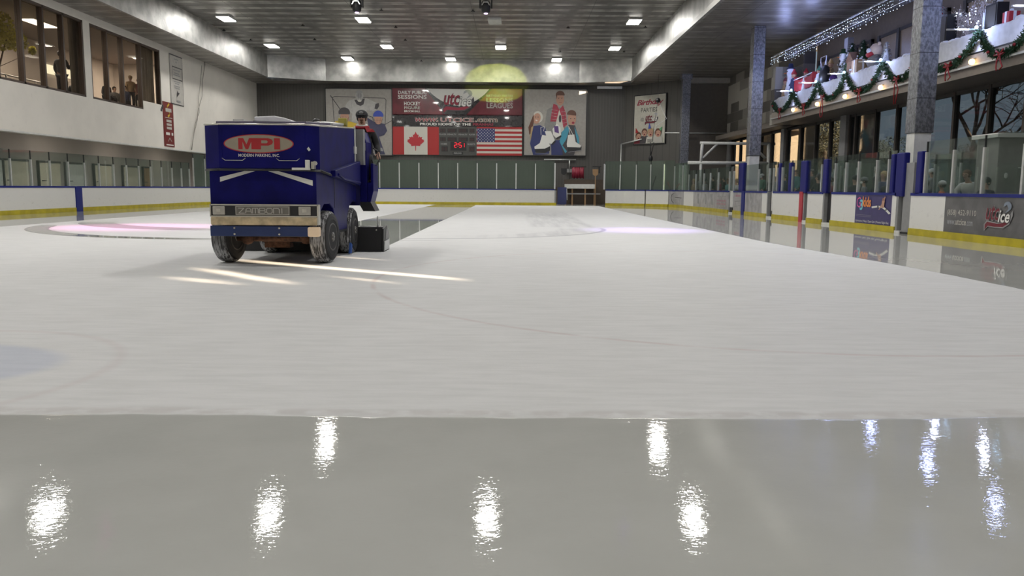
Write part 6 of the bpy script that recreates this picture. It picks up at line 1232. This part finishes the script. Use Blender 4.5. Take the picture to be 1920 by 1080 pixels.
# ================================================================ behind the right glass and outdoors
r = thing('storage_cabinet', (12.9, 19.6, .16), 'large grey cabinet with pale cornice behind the near right glass', 'cabinet')
b = MB(); b.box(11.55, 14.3, 19.3, 20.2, .16, 2.40, mat('cabinet_grey', (.24, .235, .22), .6)); b.build('body', r); b = MB(); b.box(11.45, 14.4, 19.2, 20.3, 2.40, 2.50, 'white_paint'); b.build('cornice', r)
b = MB(); b.box(12.9, 12.93, 19.28, 19.3, .3, 2.35, 'dark_frame'); b.build('door_seam', r); b = MB(); q = onY(1890, 366 - 30, 19.27); b.ball((11.75, 19.26, 1.5), .05, 'white_paint', 8, 6, (1, .3, 1.4)); b.box(12.05, 12.25, 19.27, 19.3, 1.68, 1.70, 'white_paint'); b.build('handle', r)
# white steel frame right of the far column
r = thing('steel_frame', (13.2, 47, 0), 'white painted steel A-frame standing behind the middle column', 'frame'); b = MB(); P_ = lambda x, y: onY(x, y, 47)
def bar(b, a, c, w=.06): a, c = P_(*a), P_(*c); b.tube([a, c], w, 6, 'white_paint')
bar(b, (1313, 268), (1453, 270), .09); bar(b, (1317, 268), (1314, 306), .09); bar(b, (1442, 270), (1440, 372), .12); bar(b, (1345, 270), (1318, 296), .07); bar(b, (1410, 272), (1435, 297), .08); b.build('frame_bars', r)
b = MB(); bar(b, (1290, 305), (1456, 306), .10); b.build('lower_rail', r); b = MB(); bar(b, (1314, 306), (1313, 372), .08); b.build('leg', r)
# outdoors
mb = MB(); mb.box(15.3, 120, -60, 150, -.2, -.02, mat('paving', (.20, .17, .14), .8)); struct('ground', mb, 'outdoor paving')
r = thing('building', (19, 64, 0), 'sunlit cream building with a door, outside the far right windows', 'building')
b = MB(); b.box(16.5, 21.6, 60, 70, 0, 5.4, 'cream'); b.build('wall', r); b = MB(); b.box(15.8, 22.0, 58.8, 70, 5.4, 6.2, mat('roof_brown', (.10, .07, .05), .7)); b.build('roof', r)
for x in (18.4, ): b = MB(); b.box(x, x + 1.3, 59.9, 60, .0, 3.6, 'brown_frame'); o_ = b.build('door', r); b = MB(); b.box(x + .15, x + 1.15, 59.86, 59.9, .1, 3.4, 'ink_pale'); b.build('door_panel', o_)
for i, (x, y) in enumerate([(16.6, 46.4), (16.4, 38.4), (16.6, 53.2)]):
    b = MB(); b.box(x, x + .9, y, y + .9, -.02, 6.5, 'cream'); tag(b.build('outdoor_pillar'), 'sunlit cream outdoor pillar seen through the right windows, ' + ('second farthest', 'nearest', 'farthest')[i], 'pillar', 'cream outdoor pillars')
for xa, xb, nm in [(16.2, 29.71, 'nearest to the hall'), (30.19, 33.86, 'middle one'), (34.34, 37.6, 'farthest from the hall')]:  # unseen blocks added to keep the sun off the windows, gaps light the pillars
    mb = MB(); ln_ = lambda x: 1.208 * x - 7.57
    mb.prism([(xa, ln_(xa), 0), (xb, ln_(xb), 0), (xb + .9, ln_(xb) - 1.5, 0), (xa + .9, ln_(xa) - 1.5, 0)], (0, 0, 11), 'wall_dark'); tag(mb.build('sun_blocker'), 'tall plain sun blocker added outside beyond the frame, ' + nm, 'building')
p = onX(1591, 80, 14.35); mb = MB(); mb.box(14.25, 14.5, p.y - .18, p.y + .18, 5.02, 7.6, mat('pier_pale', (.35, .36, .42), .6)); struct('trim_8', mb, 'pale pier standing behind the balcony ledge')
def foliage(b, c, rad, n, rr, m, s=.14):
    for _ in range(n):
        d = Vector((rr.gauss(0, 1), rr.gauss(0, 1), rr.gauss(0, 1))).normalized(); p = Vector(c) + Vector((d.x * rad[0], d.y * rad[1], d.z * rad[2])) * rr.uniform(.55, 1) ** .5
        u = Vector((rr.gauss(0, 1), rr.gauss(0, 1), rr.gauss(0, 1))).normalized() * s; v = u.cross(Vector((rr.gauss(0, 1), rr.gauss(0, 1), rr.gauss(0, 1))).normalized()) * .8
        b.add([p - u, p - v * .5, p + u, p + v * .5], [(0, 1, 2, 3)], m)
mat('leaf_olive', (.07, .065, .03), .7, var=.3, vs=3); mat('leaf_dark', (.02, .035, .018), .7, var=.3, vs=3); mat('bark', (.10, .07, .05), .8); mat('leaf_lime', (.50, .47, .11), .7, var=.3, vs=5)
for i, (px, D, h, m_, lab) in enumerate([(1537, 25.6, 7.6, 'leaf_olive', 'olive green tree outside the third group of windows'), (1572, 34, 9.0, 'leaf_olive', 'bushy tree outside, left of the grey pier'), (1660, 37, 6.6, 'leaf_dark', 'dark rounded tree outside, left of the nearest column'), (1900, 38, 6.0, 'leaf_dark', 'dark tree outside at the right edge behind bare branches')]):
    y = D * 1500 / (px - 960); r = thing('leafy_tree', (D, y, 0), lab, 'tree'); rr = random.Random(i); b = MB()
    for q in range(7): foliage(b, (D + rr.uniform(-2, 2), y + rr.uniform(-3.5, 3.5), h * rr.uniform(.45, .8)), (2.2, 2.4, h * .22), 1100, rr, m_, .12)
    b.build('crown', r); b = MB(); b.tube([(D, y, 0), (D, y, h * .6)], [.25, .12], 7, 'bark'); b.build('trunk', r)
def bare_tree(x, y, h, lab, seed):
    r = thing('bare_tree', (x, y, 0), lab, 'tree'); rr = random.Random(seed); b = MB()
    def grow(p, d, l, rad, k_):
        pts = [p]; q = p.copy(); dd = d.copy()
        for _ in range(4): dd = (dd + Vector((rr.gauss(0, .16), rr.gauss(0, .16), rr.gauss(0, .10)))).normalized(); q = q + dd * l / 4; pts.append(q.copy())
        b.tube(pts, [rad * (1 - .35 * t / 4) for t in range(5)], 6 if rad > .03 else 3, 'bark', False)
        if k_ > 0:
            for _ in range(3 if k_ > 2 else 3): grow(pts[rr.choice((2, 3, 4))], (dd + Vector((rr.gauss(0, .6), rr.gauss(0, .6), rr.gauss(.05, .4)))).normalized(), l * rr.uniform(.62, .85), rad * .60, k_ - 1)
    grow(Vector((x, y, 0)), Vector((0, .05, 1)), h * .42, .17, 6); b.build('branches', r)
bare_tree(19.6, 34.8, 7.5, 'bare leafless tree outside the windows right of the nearest column', 4)
bare_tree(23.2, 30.5, 8.5, 'second bare tree outside near the right edge', 9)
r = thing('hedge', (24, 40, 0), 'long dark green hedge outside the right windows', 'hedge'); b = MB(); rr = random.Random(2); b.prism([(28, 34, 0), (31, 52, 0), (31.8, 52, 0), (28.8, 34, 0)], (0, 0, 2.9), 'leaf_dark')
for q in range(26): t = q / 25; foliage(b, (28.1 + 3 * t, 34 + 18 * t, 2.0), (.9, 1.6, 1.2), 170, rr, 'leaf_dark', .16)
b.build('leaves', r, None); 
b = MB(); rr = random.Random(8); foliage(b, (21.4, 35.6, 3.1), (.75, .8, .8), 300, rr, mat('leaf_amber', (.35, .18, .03), .7), .1); b.tube([(21.4, 35.6, 0), (21.4, 35.6, 3)], .05, 6, 'bark'); tag(b.build('amber_shrub'), 'small amber leaved shrub outside below the bare tree', 'shrub')
# ================================================================ upstairs lounge furniture
al = bpy.data.lights.new('lounge_lamp', 'AREA'); al.shape = 'RECTANGLE'; al.size = .8; al.size_y = 2; al.energy = 290; al.color = (1, .93, .86)
for i, y in enumerate((27.0, 37.4, 47.5)):
    r = thing('lounge_light', (-21.5, y, 8.4), 'bright ceiling panel in the upstairs lounge, %s' % ('left, outside the frame', 'above the first window group', 'above the second window group')[i], 'ceiling light'); b = MB(); hl = .95 if i < 2 else .4; b.box(-21.8, -21.2, y - hl, y + hl, 8.34, 8.399, emis('lounge_panel', (1, .88, .74), 7)); b.build('diffuser', r)
    b = MB(); b.box(-21.86, -21.14, y - hl - .06, y + hl + .06, 8.37, 8.4, 'white_paint'); b.build('panel_frame', r)
    L_ = bpy.data.objects.new('lounge_lamp', al); C.objects.link(L_); L_.location = (-21.5, y, 8.3)
r = thing('potted_tree', (-21.2, 33.2, 4.5), 'lime green potted tree at the left lounge window', 'tree'); b = MB(); rr = random.Random(11)
for c, s in [((-21.2, 33.3, 7.7), (.5, .8, .5)), ((-21.3, 34.6, 7.4), (.5, .7, .45)), ((-21.2, 34.0, 7.8), (.5, .6, .4)), ((-21.2, 32.4, 7.6), (.5, .7, .5)), ((-21.3, 36.4, 7.0), (.12, .15, .15)), ((-21.3, 35.2, 7.2), (.5, .5, .4)), ((-21.1, 33.9, 7.0), (.5, .6, .4))]: foliage(b, c, s, 380, rr, 'leaf_lime', .09)
b.build('leaves', r); b = MB(); [b.tube([(-21.2, 33.2, 4.6), (-21.2, 33.4 + q * .4, 5.8), (-21.2, 33.6 + q, 7.3)], [.05, .04, .02], 6, 'bark') for q in (-1.0, -.3, .9)]; b.tube([(-21.2, 33.5, 5.8), (-21.3, 36.3, 6.9)], .012, 4, 'bark'); b.build('stems', r); b = MB(); b.lathe([(.3, 0), (.38, .45)], (-21.2, 33.2, 4.5), n=14, m='brown_frame'); b.build('pot', r)
r = thing('planter_hedge', (-20.9, 31, 4.5), 'low dark planter hedge along the left lounge window', 'planter'); b = MB(); [foliage(b, (-20.3, 29.5 + q * .7, 5.05), (.25, .5, .28), 150, rr, 'leaf_dark', .07) for q in range(9)]; b.build('leaves', r); b = MB(); b.box(-20.6, -20.0, 29, 35.0, 4.5, 4.85, 'dark_frame'); b.build('planter_box', r)
r = thing('railing', (-21.6, 34, 4.5), 'pale railing in the upstairs lounge behind the person with the phone', 'railing'); b = MB(); b.tube([(-21.6, 28, 5.75), (-21.6, 37.8, 5.75), (-21.6, 38.2, 5.55), (-21.6, 38.2, 4.5)], .035, 6, 'white_paint'); b.build('top_rail', r)
for y in (30, 32.6, 34.9, 37): b = MB(); b.tube([(-21.6, y, 4.5), (-21.6, y, 5.75)], .03, 6, 'white_paint'); b.build('rail_post', r)
b = MB(); b.box(-24.38, -24.3, 42.6, 45.2, 6.9, 7.35, emis('lounge_sign', (1, .95, .72), 1.6)); tag(b.build('lit_wall_panel'), 'pale lit panel on the lounge wall in the second window group', 'lit panel')
b = MB(); b.box(-19.6, -19.3, 34.8, 35.1, 4.5, 8.3, mat('curtain', (.22, .20, .18), .8)) ; n_ = 24
b = MB(); vs = [(-19.4 + .06 * math.sin(i * 1.3), 35.9 + i * 1.3 / n_, z) for z in (4.6, 8.3) for i in range(n_ + 1)]; b.add(vs, [(i, i + 1, n_ + 2 + i, n_ + 1 + i) for i in range(n_)], 'curtain', True); tag(b.build('curtain'), 'grey curtain in the rightmost pane of the first lounge window', 'curtain')
b = MB(); vs = [(-19.4 + .06 * math.sin(i * 1.3), 42.7 + i * 1.5 / n_, z) for z in (4.6, 8.3) for i in range(n_ + 1)]; b.add(vs, [(i, i + 1, n_ + 2 + i, n_ + 1 + i) for i in range(n_)], 'curtain', True); tag(b.build('curtain'), 'grey curtain in the rightmost pane of the second lounge window', 'curtain')
for o_ in bpy.data.objects:
    if o_.name.startswith('pane') or o_.name.startswith('curtain'): pass
